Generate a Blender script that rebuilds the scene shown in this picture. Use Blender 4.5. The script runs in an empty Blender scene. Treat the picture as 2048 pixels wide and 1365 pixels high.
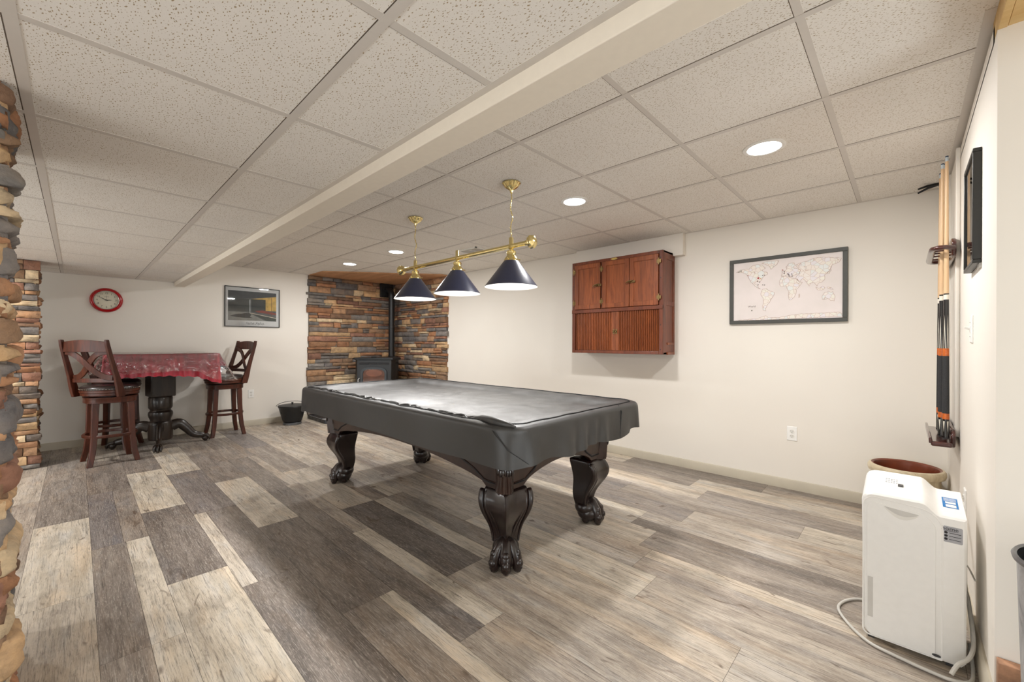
import bpy, math, random
from mathutils import Vector, Matrix
from mathutils import noise as mnoise
PI = math.pi
sc = bpy.context.scene
COL = sc.collection

# ------------------------------------------------------------------ camera, world, exposure
W, H = 2048.0, 1365.0
F_PX, YAW, PITCH, ROLL = 828.755, 0.76403, -0.001337, 0.003419
CX, CY, CAM_Z = 1017.97, 688.04, 1.184
cam_d = bpy.data.cameras.new('camera'); cam = bpy.data.objects.new('camera', cam_d); COL.objects.link(cam)
cam_d.sensor_fit = 'HORIZONTAL'; cam_d.sensor_width = 36.0
cam_d.lens = F_PX * 36.0 / W
cam_d.shift_x = (W / 2 - CX) / W
cam_d.shift_y = (CY - H / 2) / W
cam_d.clip_start = 0.02
fw = Vector((-math.sin(YAW) * math.cos(PITCH), math.cos(YAW) * math.cos(PITCH), math.sin(PITCH)))
r0 = Vector((math.cos(YAW), math.sin(YAW), 0)); u0 = r0.cross(fw)
rr = math.cos(ROLL) * r0 + math.sin(ROLL) * u0
uu = -math.sin(ROLL) * r0 + math.cos(ROLL) * u0
cam.matrix_world = Matrix(((rr.x, uu.x, -fw.x, 0), (rr.y, uu.y, -fw.y, 0), (rr.z, uu.z, -fw.z, CAM_Z), (0, 0, 0, 1)))
sc.camera = cam
world = bpy.data.worlds.new('world'); sc.world = world; world.use_nodes = True
world.node_tree.nodes['Background'].inputs[0].default_value = (1, 0.97, 0.93, 1)
world.node_tree.nodes['Background'].inputs[1].default_value = 0.0
sc.view_settings.view_transform = 'Standard'; sc.view_settings.look = 'None'
sc.view_settings.gamma = 1.0; sc.view_settings.use_curve_mapping = False
sc.view_settings.exposure = 0.36
sc.cycles.use_denoising = True
sc.cycles.max_bounces = 10; sc.cycles.diffuse_bounces = 6; sc.cycles.glossy_bounces = 4
sc.cycles.transparent_max_bounces = 10
sc.cycles.sample_clamp_indirect = 6.0
sc.cycles.caustics_reflective = False; sc.cycles.caustics_refractive = False
LIGHT_K = 1.0          # overall lamp level

def ceiling_lamp(x, y, z, power, size=0.15, col=(1.0, 0.988, 0.972)):
    l = bpy.data.lights.new('downlight_glow', 'AREA'); l.shape = 'DISK'; l.size = size
    l.energy = power * LIGHT_K; l.color = col
    o = bpy.data.objects.new('downlight_glow', l); COL.objects.link(o); o.location = (x, y, z)
    return o

# ------------------------------------------------------------------ room numbers
XA, YB, XC = -6.734, 4.036, 0.203
H1, H2 = 1.941, 2.240
YR = 1.985            # return wall
BEAM0, BEAM1, BEAMZ = 0.856, 0.965, 1.893
XE, YF = 3.2, -4.0    # the unseen right and rear walls
DOWNLIGHTS = [(-0.554, 2.553), (-1.781, 2.556), (-4.267, 2.56), (-5.383, 2.53)]
for (x, y) in DOWNLIGHTS:
    ceiling_lamp(x, y, H2 - 0.012, 17)
for (x, y, z, p) in [(-0.9, -1.3, H1, 7), (-3.3, -1.5, H1, 15), (-5.4, -1.2, H1, 30), (0.6, -1.3, H1, 11), (1.4, -2.6, H1, 14)]:
    ceiling_lamp(x, y, z - 0.012, p)
def fill_light(loc, rot, sx, sy, power):          # added fill lights near the unseen rear and right walls, no window there
    l = bpy.data.lights.new('unseen_fill', 'AREA'); l.shape = 'RECTANGLE'; l.size = sx; l.size_y = sy; l.energy = power * LIGHT_K; l.color = (0.90, 0.96, 1.0)
    o = bpy.data.objects.new('unseen_fill', l); COL.objects.link(o); o.location = loc; o.rotation_euler = rot; return o
fill_light((-2.2, -3.9, 1.0), (PI/2+.5, 0, 0), 6.5, 1.6, 150)
fill_light((3.15, 0.9, 1.05), (PI/2+.35, 0, PI/2), 1.9, 1.7, 80)

# ------------------------------------------------------------------ helpers
def srgb(r, g, b):
    f = lambda c: (c / 255 / 12.92) if c / 255 <= 0.04045 else ((c / 255 + 0.055) / 1.055) ** 2.4
    return (f(r), f(g), f(b), 1)

class MB:
    """collects faces with material index and a face colour"""
    def __init__(s): s.v = []; s.f = []; s.m = []; s.c = []
    def add(s, vs, fs, m=0, c=(1, 1, 1)):
        o = len(s.v); s.v += [tuple(p) for p in vs]
        for f in fs: s.f.append([o + i for i in f]); s.m.append(m); s.c.append(c)
        return s
    def box(s, x0, x1, y0, y1, z0, z1, m=0, c=(1, 1, 1)):
        return s.add([(x0,y0,z0),(x1,y0,z0),(x1,y1,z0),(x0,y1,z0),(x0,y0,z1),(x1,y0,z1),(x1,y1,z1),(x0,y1,z1)],
            [(0,3,2,1),(4,5,6,7),(0,1,5,4),(1,2,6,5),(2,3,7,6),(3,0,4,7)], m, c)
    def obox(s, M, sx, sy, sz, m=0, c=(1,1,1)):
        vs = [M @ Vector((a*sx/2, b*sy/2, d*sz/2)) for d in (-1,1) for a,b in ((-1,-1),(1,-1),(1,1),(-1,1))]
        return s.add(vs, [(0,3,2,1),(4,5,6,7),(0,1,5,4),(1,2,6,5),(2,3,7,6),(3,0,4,7)], m, c)
    def prism(s, poly, f0, f1, m=0, c=(1,1,1)):
        """poly: 2-D points; f0,f1 map (a,b)->3-D point for both ends"""
        n = len(poly); vs = [f0(*p) for p in poly] + [f1(*p) for p in poly]
        fs = [tuple(range(n))[::-1], tuple(range(n, 2*n))] + [(i, (i+1) % n, n+(i+1) % n, n+i) for i in range(n)]
        return s.add(vs, fs, m, c)
    def lathe(s, prof, cx=0, cy=0, seg=32, M=None, m=0, c=(1,1,1), a0=0, a1=2*PI, sx=1, sy=1, rf=None):
        vs = []; n = len(prof); full = abs(a1-a0) > 2*PI-1e-6
        k = seg if full else seg+1
        for i in range(k):
            a = a0 + (a1-a0)*i/seg
            for (r, z) in prof:
                q = r*(rf(a, z) if rf else 1)
                p = Vector((cx+q*math.cos(a)*sx, cy+q*math.sin(a)*sy, z)); vs.append(M @ p if M else p)
        fs = []
        for i in range(seg):
            j = (i+1) % k
            for q in range(n-1): fs.append((i*n+q, j*n+q, j*n+q+1, i*n+q+1))
        return s.add(vs, fs, m, c)
    def tube(s, path, r, seg=10, m=0, c=(1,1,1), cap=True, closed=False, flat=1.0, up=None):
        P = [Vector(p) for p in path]; n = len(P); rs = r if isinstance(r, (list, tuple)) else [r]*n
        up = Vector(up) if up else None
        prev = None; vs = []
        for i in range(n):
            a = P[(i-1) % n] if (closed or i > 0) else P[i]; b = P[(i+1) % n] if (closed or i < n-1) else P[i]
            t = (b-a).normalized()
            if up is not None: u = up - t*up.dot(t)
            elif prev is None:
                u = Vector((0,0,1)) if abs(t.z) < 0.9 else Vector((1,0,0)); u = u - t*u.dot(t)
            else: u = prev - t*prev.dot(t)
            if u.length < 1e-6: u = t.orthogonal()
            u.normalize(); prev = u; w = t.cross(u)
            for k in range(seg):
                an = 2*PI*k/seg; vs.append(P[i] + rs[i]*(math.cos(an)*u + math.sin(an)*w*flat))
        fs = []
        for i in range(n if closed else n-1):
            j = (i+1) % n
            for k in range(seg): fs.append((i*seg+k, i*seg+(k+1)%seg, j*seg+(k+1)%seg, j*seg+k))
        if cap and not closed: fs += [tuple(range(seg))[::-1], tuple(range((n-1)*seg, n*seg))]
        return s.add(vs, fs, m, c)
    def ball(s, ctr, r, seg=14, rings=8, m=0, c=(1,1,1), M=None):
        rx, ry, rz = r if isinstance(r, (list, tuple)) else (r, r, r)
        vs = []; ctr = Vector(ctr)
        for i in range(rings+1):
            t = PI*i/rings
            for k in range(seg):
                a = 2*PI*k/seg; p = Vector((rx*math.sin(t)*math.cos(a), ry*math.sin(t)*math.sin(a), rz*math.cos(t)))
                vs.append(ctr + (M @ p if M else p))
        fs = [(i*seg+k, (i+1)*seg+k, (i+1)*seg+(k+1)%seg, i*seg+(k+1)%seg) for i in range(rings) for k in range(seg)]
        return s.add(vs, fs, m, c)
    def sweep(s, secs, m=0, c=(1,1,1), cap=True):
        """secs: list of rings (same count of 3-D points)"""
        n = len(secs[0]); vs = [p for r in secs for p in r]; fs = []
        for i in range(len(secs)-1):
            for k in range(n): fs.append((i*n+k, i*n+(k+1)%n, (i+1)*n+(k+1)%n, (i+1)*n+k))
        if cap: fs += [tuple(range(n))[::-1], tuple(range((len(secs)-1)*n, len(secs)*n))]
        return s.add(vs, fs, m, c)
    def grid(s, fn, nu, nv, m=0, c=(1,1,1), closeu=False):
        vs = [fn(i/nu, j/nv) for i in range(nu if closeu else nu+1) for j in range(nv+1)]; k = nv+1
        N = nu if closeu else nu+1
        fs = [(i*k+j, ((i+1)%N)*k+j, ((i+1)%N)*k+j+1, i*k+j+1) for i in range(nu) for j in range(nv)]
        return s.add(vs, fs, m, c)
    def build(s, name, mats, parent=None, bevel=0, angle=35, smooth=True, seg=2, solid=0, sub=0):
        me = bpy.data.meshes.new(name)
        off = Vector((0,0,0))
        if parent is not None and parent.get('_wo') is not None: off = Vector(parent['_wo'])
        me.from_pydata([tuple(Vector(p)-off) for p in s.v], [], s.f)
        for mt in (mats if isinstance(mats, (list, tuple)) else [mats]): me.materials.append(mt)
        me.polygons.foreach_set('material_index', s.m)
        if any(c != (1,1,1) for c in s.c):
            at = me.color_attributes.new('Col', 'FLOAT_COLOR', 'CORNER'); d = []
            for p, c in zip(me.polygons, s.c): d += [c[0], c[1], c[2], 1.0]*p.loop_total
            at.data.foreach_set('color', d)
        import bmesh
        bm = bmesh.new(); bm.from_mesh(me); bmesh.ops.recalc_face_normals(bm, faces=bm.faces); bm.to_mesh(me); bm.free()
        if smooth:
            me.polygons.foreach_set('use_smooth', [True]*len(me.polygons)); me.set_sharp_from_angle(angle=math.radians(angle))
        me.update()
        o = bpy.data.objects.new(name, me); COL.objects.link(o)
        if parent is not None:
            o.parent = parent; o['_wo'] = tuple(off)
        if solid:
            md = o.modifiers.new('thickness', 'SOLIDIFY'); md.thickness = solid; md.offset = 0
        if sub:
            md = o.modifiers.new('smoothing', 'SUBSURF'); md.levels = sub; md.render_levels = sub
        if bevel:
            md = o.modifiers.new('soft_edges', 'BEVEL'); md.width = bevel; md.segments = seg; md.limit_method = 'ANGLE'; md.angle_limit = math.radians(40)
            md.harden_normals = False
        return o

def thing(name, label, cat, loc=(0,0,0), rotz=0, group=None, local=False):
    """Empty at the thing's base. local=False: children are given in world coordinates."""
    o = bpy.data.objects.new(name, None); COL.objects.link(o); o.empty_display_size = 0.1
    o.location = loc; o.rotation_euler = (0, 0, rotz); o['label'] = label; o['category'] = cat
    if not local: o['_wo'] = tuple(loc)
    if group: o['group'] = group
    return o
def tag(o, label, cat, group=None, kind=None):
    o['label'] = label; o['category'] = cat
    if group: o['group'] = group
    if kind: o['kind'] = kind
    return o
def struct(o, label=None):
    o['kind'] = 'structure'
    if label: o['label'] = label
    return o
def copy_tree(root, loc, rotz, label=None):
    r = root.copy(); COL.objects.link(r); r.location = loc; r.rotation_euler = (0, 0, rotz)
    if label: r['label'] = label
    for ch in root.children:
        c = ch.copy(); COL.objects.link(c); c.parent = r
        for g in ch.children:
            d = g.copy(); COL.objects.link(d); d.parent = c
    return r
def text_mesh(name, body, size, mat, parent, M, extrude=0.0008, align='CENTER', spacing=1.0, bold=0.0, shear=0.0):
    cu = bpy.data.curves.new(name, 'FONT'); cu.body = body; cu.size = size; cu.extrude = extrude; cu.align_x = align; cu.align_y = 'CENTER'
    cu.space_character = spacing; cu.offset = bold; cu.shear = shear; cu.resolution_u = 3
    t = bpy.data.objects.new('tmp', cu); COL.objects.link(t)
    dg = bpy.context.evaluated_depsgraph_get(); dg.update()
    me = bpy.data.meshes.new_from_object(t.evaluated_get(dg)); bpy.data.objects.remove(t)
    off = Vector(parent['_wo']) if parent is not None and parent.get('_wo') is not None else Vector((0,0,0))
    me.transform(Matrix.Translation(-off) @ M); me.materials.clear(); me.materials.append(mat); me.name = name
    o = bpy.data.objects.new(name, me); COL.objects.link(o)
    if parent is not None: o.parent = parent; o['_wo'] = tuple(off)
    return o
def frame_M(o, x, y, z=None):
    """matrix with columns x, y, x cross y at origin o"""
    x = Vector(x).normalized(); y = Vector(y).normalized(); z = x.cross(y)
    return Matrix(((x.x,y.x,z.x,o[0]),(x.y,y.y,z.y,o[1]),(x.z,y.z,z.z,o[2]),(0,0,0,1)))

# ------------------------------------------------------------------ materials
class NT:
    def __init__(s, name):
        s.m = bpy.data.materials.new(name); s.m.use_nodes = True; s.t = s.m.node_tree; s.b = s.t.nodes['Principled BSDF']
    def n(s, typ, **kw):
        nd = s.t.nodes.new(typ)
        for k, v in kw.items():
            if hasattr(nd, k): setattr(nd, k, v)
            else: nd.inputs[k.replace('_', ' ')].default_value = v
        return nd
    def l(s, a, b): s.t.links.new(a, b)
    def coord(s, scale=(1,1,1), kind='Object', rot=(0,0,0)):
        tc = s.n('ShaderNodeTexCoord'); mp = s.n('ShaderNodeMapping'); mp.inputs['Scale'].default_value = scale; mp.inputs['Rotation'].default_value = rot
        s.l(tc.outputs[kind], mp.inputs['Vector']); return mp.outputs['Vector']
    def noise(s, vec, scale, detail=4, rough=0.5, dist=0):
        nd = s.n('ShaderNodeTexNoise'); nd.inputs['Scale'].default_value = scale; nd.inputs['Detail'].default_value = detail
        nd.inputs['Roughness'].default_value = rough; nd.inputs['Distortion'].default_value = dist; s.l(vec, nd.inputs['Vector']); return nd.outputs['Fac']
    def ramp(s, fac, stops, interp='LINEAR'):
        r = s.n('ShaderNodeValToRGB'); e = r.color_ramp.elements; r.color_ramp.interpolation = interp
        while len(e) > 1: e.remove(e[-1])
        e[0].position = stops[0][0]; e[0].color = stops[0][1]
        for p, c in stops[1:]: q = e.new(p); q.color = c
        s.l(fac, r.inputs['Fac']); return r.outputs['Color']
    def mix(s, fac, a, b, mode='MIX'):
        x = s.n('ShaderNodeMix'); x.data_type = 'RGBA'; x.blend_type = mode
        for sock, v in ((x.inputs[0], fac), (x.inputs[6], a), (x.inputs[7], b)):
            if isinstance(v, bpy.types.NodeSocket): s.l(v, sock)
            else: sock.default_value = v
        return x.outputs[2]
    def bump(s, h, strength=0.2, dist=0.01):
        b = s.n('ShaderNodeBump'); b.inputs['Strength'].default_value = strength; b.inputs['Distance'].default_value = dist
        s.l(h, b.inputs['Height']); s.l(b.outputs['Normal'], s.b.inputs['Normal']); return b
    def set(s, **kw):
        for k, v in kw.items():
            i = s.b.inputs[k.replace('_', ' ')]
            if isinstance(v, bpy.types.NodeSocket): s.l(v, i)
            else: i.default_value = v
        return s

def plain(name, col, rough=0.5, metal=0, var=0.06, scale=40, bump=0.0, spec=0.5, coat=0):
    t = NT(name); v = t.coord(); n = t.noise(v, scale, 3)
    c = col; d = (col[0]*(1-var*2), col[1]*(1-var*2), col[2]*(1-var*2), 1); e = tuple(min(1, x*(1+var)) for x in col[:3])+(1,)
    t.set(Base_Color=t.ramp(n, [(0.3, d), (0.7, e)]), Roughness=rough, Metallic=metal)
    t.b.inputs['Specular IOR Level'].default_value = spec
    if coat: t.b.inputs['Coat Weight'].default_value = coat; t.b.inputs['Coat Roughness'].default_value = 0.1
    if bump: t.bump(n, bump, 0.003)
    return t.m
def emit(name, col, s):
    t = NT(name); t.set(Base_Color=col, Roughness=0.5); t.b.inputs['Emission Color'].default_value = col; t.b.inputs['Emission Strength'].default_value = s
    return t.m

def wood(name, c1, c2, rough=0.35, scale=(1,1,1), coat=0.0, grain=14, spec=0.5):
    t = NT(name); v = t.coord(scale)
    n1 = t.noise(v, grain, 6, 0.6, 0.8); n2 = t.noise(v, grain*0.25, 2, 0.5, 0)
    col = t.ramp(n1, [(0.3, c1), (0.7, c2)]); dk = (c1[0]*0.6, c1[1]*0.6, c1[2]*0.6, 1)
    t.set(Base_Color=t.mix(t.ramp(n2, [(0.35, (0,0,0,1)), (0.75, (0.55,0.55,0.55,1))]), col, dk), Roughness=rough)
    t.b.inputs['Coat Weight'].default_value = coat; t.b.inputs['Coat Roughness'].default_value = 0.15
    t.b.inputs['Specular IOR Level'].default_value = spec
    t.bump(n1, 0.15, 0.002); return t.m

t = NT('wall_paint'); v = t.coord(); n = t.noise(v, 180, 2)
t.set(Base_Color=t.ramp(t.noise(v, 1.2, 2), [(0.3, srgb(232,226,217)), (0.7, srgb(236,231,222))]), Roughness=0.7); t.bump(n, 0.05, 0.001); M_WALL = t.m
M_BEAM = plain('beam_paint', srgb(236,227,212), 0.7, var=0.01)
M_TEE = plain('grid_white', srgb(212,206,199), 0.45, var=0.01)
M_BASEB = plain('baseboard_paint', srgb(190,181,163), 0.5, var=0.03, scale=8)

t = NT('ceiling_tile')
vec = t.coord((1, 1, 1))
nz = t.n('ShaderNodeTexNoise'); nz.inputs['Scale'].default_value = 30; t.l(vec, nz.inputs['Vector'])
vm = t.n('ShaderNodeVectorMath', operation='MULTIPLY_ADD'); vm.inputs[1].default_value = (0.018,)*3
t.l(nz.outputs['Color'], vm.inputs[0]); t.l(vec, vm.inputs[2])
mp = t.n('ShaderNodeMapping'); mp.inputs['Scale'].default_value = (80, 185, 1); mp.inputs['Rotation'].default_value = (0,0,0.5); t.l(vm.outputs[0], mp.inputs['Vector'])
vo = t.n('ShaderNodeTexVoronoi'); vo.voronoi_dimensions = '2D'; vo.inputs['Scale'].default_value = 1; t.l(mp.outputs[0], vo.inputs['Vector'])
sep = t.n('ShaderNodeSeparateColor'); t.l(vo.outputs['Color'], sep.inputs[0])
m1 = t.n('ShaderNodeMath', operation='MULTIPLY'); m1.inputs[1].default_value = 0.29; t.l(sep.outputs[0], m1.inputs[0])
m2 = t.n('ShaderNodeMath', operation='SUBTRACT'); t.l(m1.outputs[0], m2.inputs[0]); t.l(vo.outputs['Distance'], m2.inputs[1])
spk = t.ramp(m2.outputs[0], [(0.0, (0,0,0,1)), (0.06, (1,1,1,1))])
g2 = t.noise(vec, 500, 2)
base = t.ramp(t.noise(vec, 3, 2), [(0.3, srgb(236,232,226)), (0.7, srgb(240,236,230))])
base = t.mix(t.ramp(g2, [(0.5, (0,0,0,1)), (0.72, (0.2,0.2,0.2,1))]), base, srgb(200,192,180))
t.set(Base_Color=t.mix(spk, base, srgb(168,150,122)), Roughness=0.9); M_TILE = t.m
t.b.inputs['Specular IOR Level'].default_value = 0.15

M_EDGE_SHADE = plain('tile_edge_shade', srgb(96,84,72), 0.9)  # solid dark strip along each tee, shade painted at the tile edge
# floor planks: per-plank colour comes from the mesh, grain is procedural
t = NT('plank_floor')
att = t.n('ShaderNodeVertexColor'); att.layer_name = 'Col'
sp = t.n('ShaderNodeSeparateColor'); t.l(att.outputs['Color'], sp.inputs[0])
tc = t.n('ShaderNodeTexCoord')
cmb = t.n('ShaderNodeCombineXYZ')
mm = t.n('ShaderNodeMath', operation='MULTIPLY'); mm.inputs[1].default_value = 37; t.l(sp.outputs[2], mm.inputs[0]); t.l(mm.outputs[0], cmb.inputs['Z'])
va = t.n('ShaderNodeVectorMath', operation='ADD'); t.l(tc.outputs['Object'], va.inputs[0]); t.l(cmb.outputs[0], va.inputs[1])
def mapped(sc_):
    q = t.n('ShaderNodeMapping'); q.inputs['Scale'].default_value = sc_; t.l(va.outputs[0], q.inputs['Vector']); return q.outputs[0]
g1 = t.noise(mapped((5, 130, 1)), 1, 8, 0.7, 1.0)          # fine long grain
g2 = t.noise(mapped((2.2, 16, 1)), 1, 5, 0.6, 0.6)         # broad streaks
g3 = t.noise(mapped((5, 7, 1)), 1, 4, 0.6, 0.3)            # blotches
g4 = t.noise(mapped((14, 300, 1)), 1, 4, 0.75, 0.4)
g5 = t.noise(mapped((1.6, 6, 1)), 1, 3, 0.55, 0.8); g6 = t.noise(mapped((2.6, 11, 3)), 1, 3, 0.55, 0.8)
kn = t.noise(mapped((3.2, 8, 1)), 1.6, 2, 0.5, 1.5)
dark = t.ramp(g2, [(0.2, srgb(66,60,57)), (0.45, srgb(92,84,79)), (0.62, srgb(112,103,97)), (0.85, srgb(122,115,113))])
mid = t.ramp(g2, [(0.2, srgb(112,101,92)), (0.45, srgb(152,140,128)), (0.62, srgb(176,164,150)), (0.85, srgb(162,156,151))])
lite = t.ramp(g2, [(0.2, srgb(156,143,126)), (0.42, srgb(192,181,163)), (0.6, srgb(213,202,185)), (0.85, srgb(190,184,176))])
tone = t.mix(t.ramp(sp.outputs[0], [(0.0, (0,0,0,1)), (0.5, (1,1,1,1))]), dark, mid)
tone = t.mix(t.ramp(sp.outputs[0], [(0.5, (0,0,0,1)), (1.0, (1,1,1,1))]), tone, lite)
tone = t.mix(t.ramp(sp.outputs[1], [(0.55, (0,0,0,1)), (1.0, (0.3,0.3,0.3,1))]), tone, srgb(122,122,132))
tone = t.mix(t.ramp(g5, [(0.50, (0,0,0,1)), (0.70, (0.45,0.45,0.45,1))]), tone, t.mix(1.0, tone, (1.12, 0.94, 0.74, 1), 'MULTIPLY'))
tone = t.mix(t.ramp(g6, [(0.52, (0,0,0,1)), (0.68, (0.7,0.7,0.7,1))]), tone, t.mix(1.0, tone, (0.86, 0.93, 1.04, 1), 'MULTIPLY'))
tone = t.mix(t.ramp(g1, [(0.30, (0.85,0.85,0.85,1)), (0.49, (0,0,0,1))]), tone, srgb(60,52,47))
tone = t.mix(t.ramp(g3, [(0.25, (0.5,0.5,0.5,1)), (0.48, (0,0,0,1))]), tone, srgb(98,88,80))
tone = t.mix(t.ramp(g4, [(0.52, (0,0,0,1)), (0.74, (0.6,0.6,0.6,1))]), tone, srgb(216,208,196))
g7 = t.noise(mapped((45, 240, 1)), 1, 3, 0.7, 0.3); g8 = t.noise(mapped((20, 420, 5)), 1, 3, 0.7, 0.3)
tone = t.mix(t.ramp(g7, [(0.56, (0,0,0,1)), (0.68, (0.38,0.38,0.38,1))]), tone, srgb(212,202,190))
tone = t.mix(t.ramp(g8, [(0.32, (0.6,0.6,0.6,1)), (0.44, (0,0,0,1))]), tone, srgb(58,48,42))
tone = t.mix(t.ramp(kn, [(0.66, (0,0,0,1)), (0.76, (0.8,0.8,0.8,1))]), tone, srgb(84,66,52))
t.set(Base_Color=tone, Roughness=t.ramp(g1, [(0.3, (0.48,)*3+(1,)), (0.7, (0.36,)*3+(1,))])); t.bump(g1, 0.3, 0.002)
t.b.inputs['Specular IOR Level'].default_value = 0.45
M_FLOOR = t.m
M_SEAM = plain('plank_gap', srgb(60,52,46), 0.8)

def stone_mat(name, sat=1.0):
    t = NT(name); att = t.n('ShaderNodeVertexColor'); att.layer_name = 'Col'
    v = t.coord(); n = t.noise(v, 14, 6, 0.65, 0.4); n2 = t.noise(v, 60, 4, 0.6); n3 = t.noise(v, 5, 3, 0.5, 1)
    c = t.mix(1.0, att.outputs['Color'], t.ramp(n, [(0.25, (0.45,0.45,0.47,1)), (0.5, (0.95,0.95,0.95,1)), (0.75, (1.35,1.3,1.2,1))]), 'MULTIPLY')
    c = t.mix(t.ramp(n3, [(0.5, (0,0,0,1)), (0.7, (0.45,0.45,0.45,1))]), c, t.mix(1.0, att.outputs['Color'], (1.25, 1.04, 0.84, 1), 'MULTIPLY'))
    t.set(Base_Color=c, Roughness=0.85); t.b.inputs['Specular IOR Level'].default_value = 0.25
    t.bump(n2, 0.5, 0.012); return t.m
M_STONE = stone_mat('ledge_stone')
M_MORTAR = plain('mortar', srgb(120,108,95), 0.95, var=0.2, scale=60)

M_CHERRY = wood('cherry_stool_wood', srgb(52,23,13), srgb(98,47,27), 0.42, (1,1,0.12), coat=0.1, grain=24, spec=0.35)
M_BLACKWOOD = wood('dark_oak', srgb(28,22,18), srgb(58,44,34), 0.35, (1,1,0.15), coat=0.2, grain=24)
M_ESPRESSO = wood('espresso_wood', srgb(20,11,10), srgb(38,21,17), 0.28, (1,1,0.3), coat=0.35, grain=14)
M_ESPRESSO_BRIGHT = wood('espresso_wood_bright', srgb(34,20,15), srgb(60,36,27), 0.3, (1,1,0.3), coat=0.35, grain=14)  # same wood as the legs; extra brightness for the apron put into the colour
M_OAK = wood('red_oak', srgb(112,54,24), srgb(166,90,46), 0.42, (1,1,0.1), coat=0.1, grain=40)
M_OAKDARK = wood('red_oak_frame', srgb(92,42,22), srgb(136,68,36), 0.4, (1,1,0.12), coat=0.1, grain=40)
M_PINE = wood('pine_lumber', srgb(206,168,110), srgb(228,196,140), 0.6, (0.12,1,1), grain=20, spec=0.2)
M_SOFFITWOOD = wood('cedar_panel', srgb(196,146,108), srgb(226,178,136), 0.5, (0.15,1,1), grain=30, spec=0.2)
M_LEATHER = plain('dark_leather', srgb(40,30,28), 0.3, var=0.1, scale=90, bump=0.15)
M_BRASS = plain('polished_brass', srgb(238,220,158), 0.16, 1.0, var=0.03)
M_OLDBRASS = plain('aged_brass', srgb(140,118,80), 0.4, 1.0, var=0.1)
M_NAIL = plain('nickel_nail', srgb(190,180,165), 0.25, 1.0)
M_SHADE = plain('black_shade_enamel', srgb(42,46,68), 0.32, 0.0, var=0.02, spec=0.5, coat=0.3)
M_SHADEIN = plain('white_shade_lining', srgb(250,250,248), 0.5, var=0.01)
M_BULB = emit('lamp_bulb', (1, 0.95, 0.87, 1), 55)
M_LENS = emit('downlight_lens', (1, 0.97, 0.92, 1), 14)
M_WHITE = plain('white_plastic', srgb(240,239,236), 0.35, var=0.01)
M_WHITE2 = plain('white_trim_plastic', srgb(228,226,220), 0.4, var=0.01)
M_LGREY = plain('light_grey_plastic', srgb(205,203,198), 0.4, var=0.02)
M_DGREY = plain('dark_grey_plastic', srgb(62,62,64), 0.4)
M_BLACK = plain('black_metal', srgb(24,25,27), 0.42, 0.0, var=0.1, spec=0.5)
M_BLACKF = plain('black_frame', srgb(34,34,32), 0.4)
M_FRAMEG = plain('charcoal_frame', srgb(70,70,66), 0.5, var=0.04)
M_INK = plain('ink', srgb(30,28,30), 0.7)
M_HEARTH = plain('slate_tile', srgb(42,44,48), 0.35, var=0.2, scale=20)
M_GROUT = plain('grout', srgb(150,150,150), 0.8)
M_CORD = plain('grey_cord', srgb(200,197,190), 0.45, var=0.02)

# pool table cover
t = NT('cover_vinyl'); v = t.coord(); n = t.noise(v, 9, 5, 0.6, 0.4); n2 = t.noise(v, 260, 2)
t.set(Base_Color=t.ramp(n, [(0.3, srgb(34,34,33)), (0.7, srgb(46,45,44))]), Roughness=t.ramp(n, [(0.3, (0.42,)*3+(1,)), (0.7, (0.52,)*3+(1,))])); t.bump(n2, 0.12, 0.001); M_COVER = t.m
t.b.inputs['Specular IOR Level'].default_value = 0.75
M_SEAMC = plain('cover_piping', srgb(22,22,22), 0.5)
# red satin
t = NT('red_satin'); v = t.coord((1,1,0.2)); n = t.noise(v, 30, 4)
t.set(Base_Color=t.ramp(n, [(0.3, srgb(140,10,34)), (0.7, srgb(186,26,52))]), Roughness=0.38); t.b.inputs['Sheen Weight'].default_value = 0.3; M_RED = t.m
# clear vinyl: thin clear sheet
t = NT('clear_vinyl'); tr = t.n('ShaderNodeBsdfTransparent'); tr.inputs[0].default_value = (0.97, 0.95, 0.95, 1)
gl = t.n('ShaderNodeBsdfGlossy'); gl.inputs['Roughness'].default_value = 0.03; gl.inputs['Color'].default_value = (1,1,1,1)
df = t.n('ShaderNodeBsdfDiffuse'); df.inputs['Color'].default_value = srgb(235,225,225)
v = t.coord(); n = t.noise(v, 16, 1, 0.4, 1.5); bp = t.n('ShaderNodeBump'); bp.inputs['Strength'].default_value = 0.6; bp.inputs['Distance'].default_value = 0.03
t.l(n, bp.inputs['Height']); t.l(bp.outputs[0], gl.inputs['Normal'])
fr = t.n('ShaderNodeFresnel'); fr.inputs['IOR'].default_value = 1.5; t.l(bp.outputs[0], fr.inputs['Normal'])
ad = t.n('ShaderNodeMath', operation='MULTIPLY_ADD'); ad.inputs[1].default_value = 1.3; ad.inputs[2].default_value = 0.03; t.l(fr.outputs[0], ad.inputs[0])
m1 = t.n('ShaderNodeMixShader'); m1.inputs[0].default_value = 0.02; t.l(tr.outputs[0], m1.inputs[1]); t.l(df.outputs[0], m1.inputs[2])
m2 = t.n('ShaderNodeMixShader'); t.l(ad.outputs[0], m2.inputs[0]); t.l(m1.outputs[0], m2.inputs[1]); t.l(gl.outputs[0], m2.inputs[2])
t.l(m2.outputs[0], t.t.nodes['Material Output'].inputs['Surface']); M_CLEAR = t.m
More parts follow.
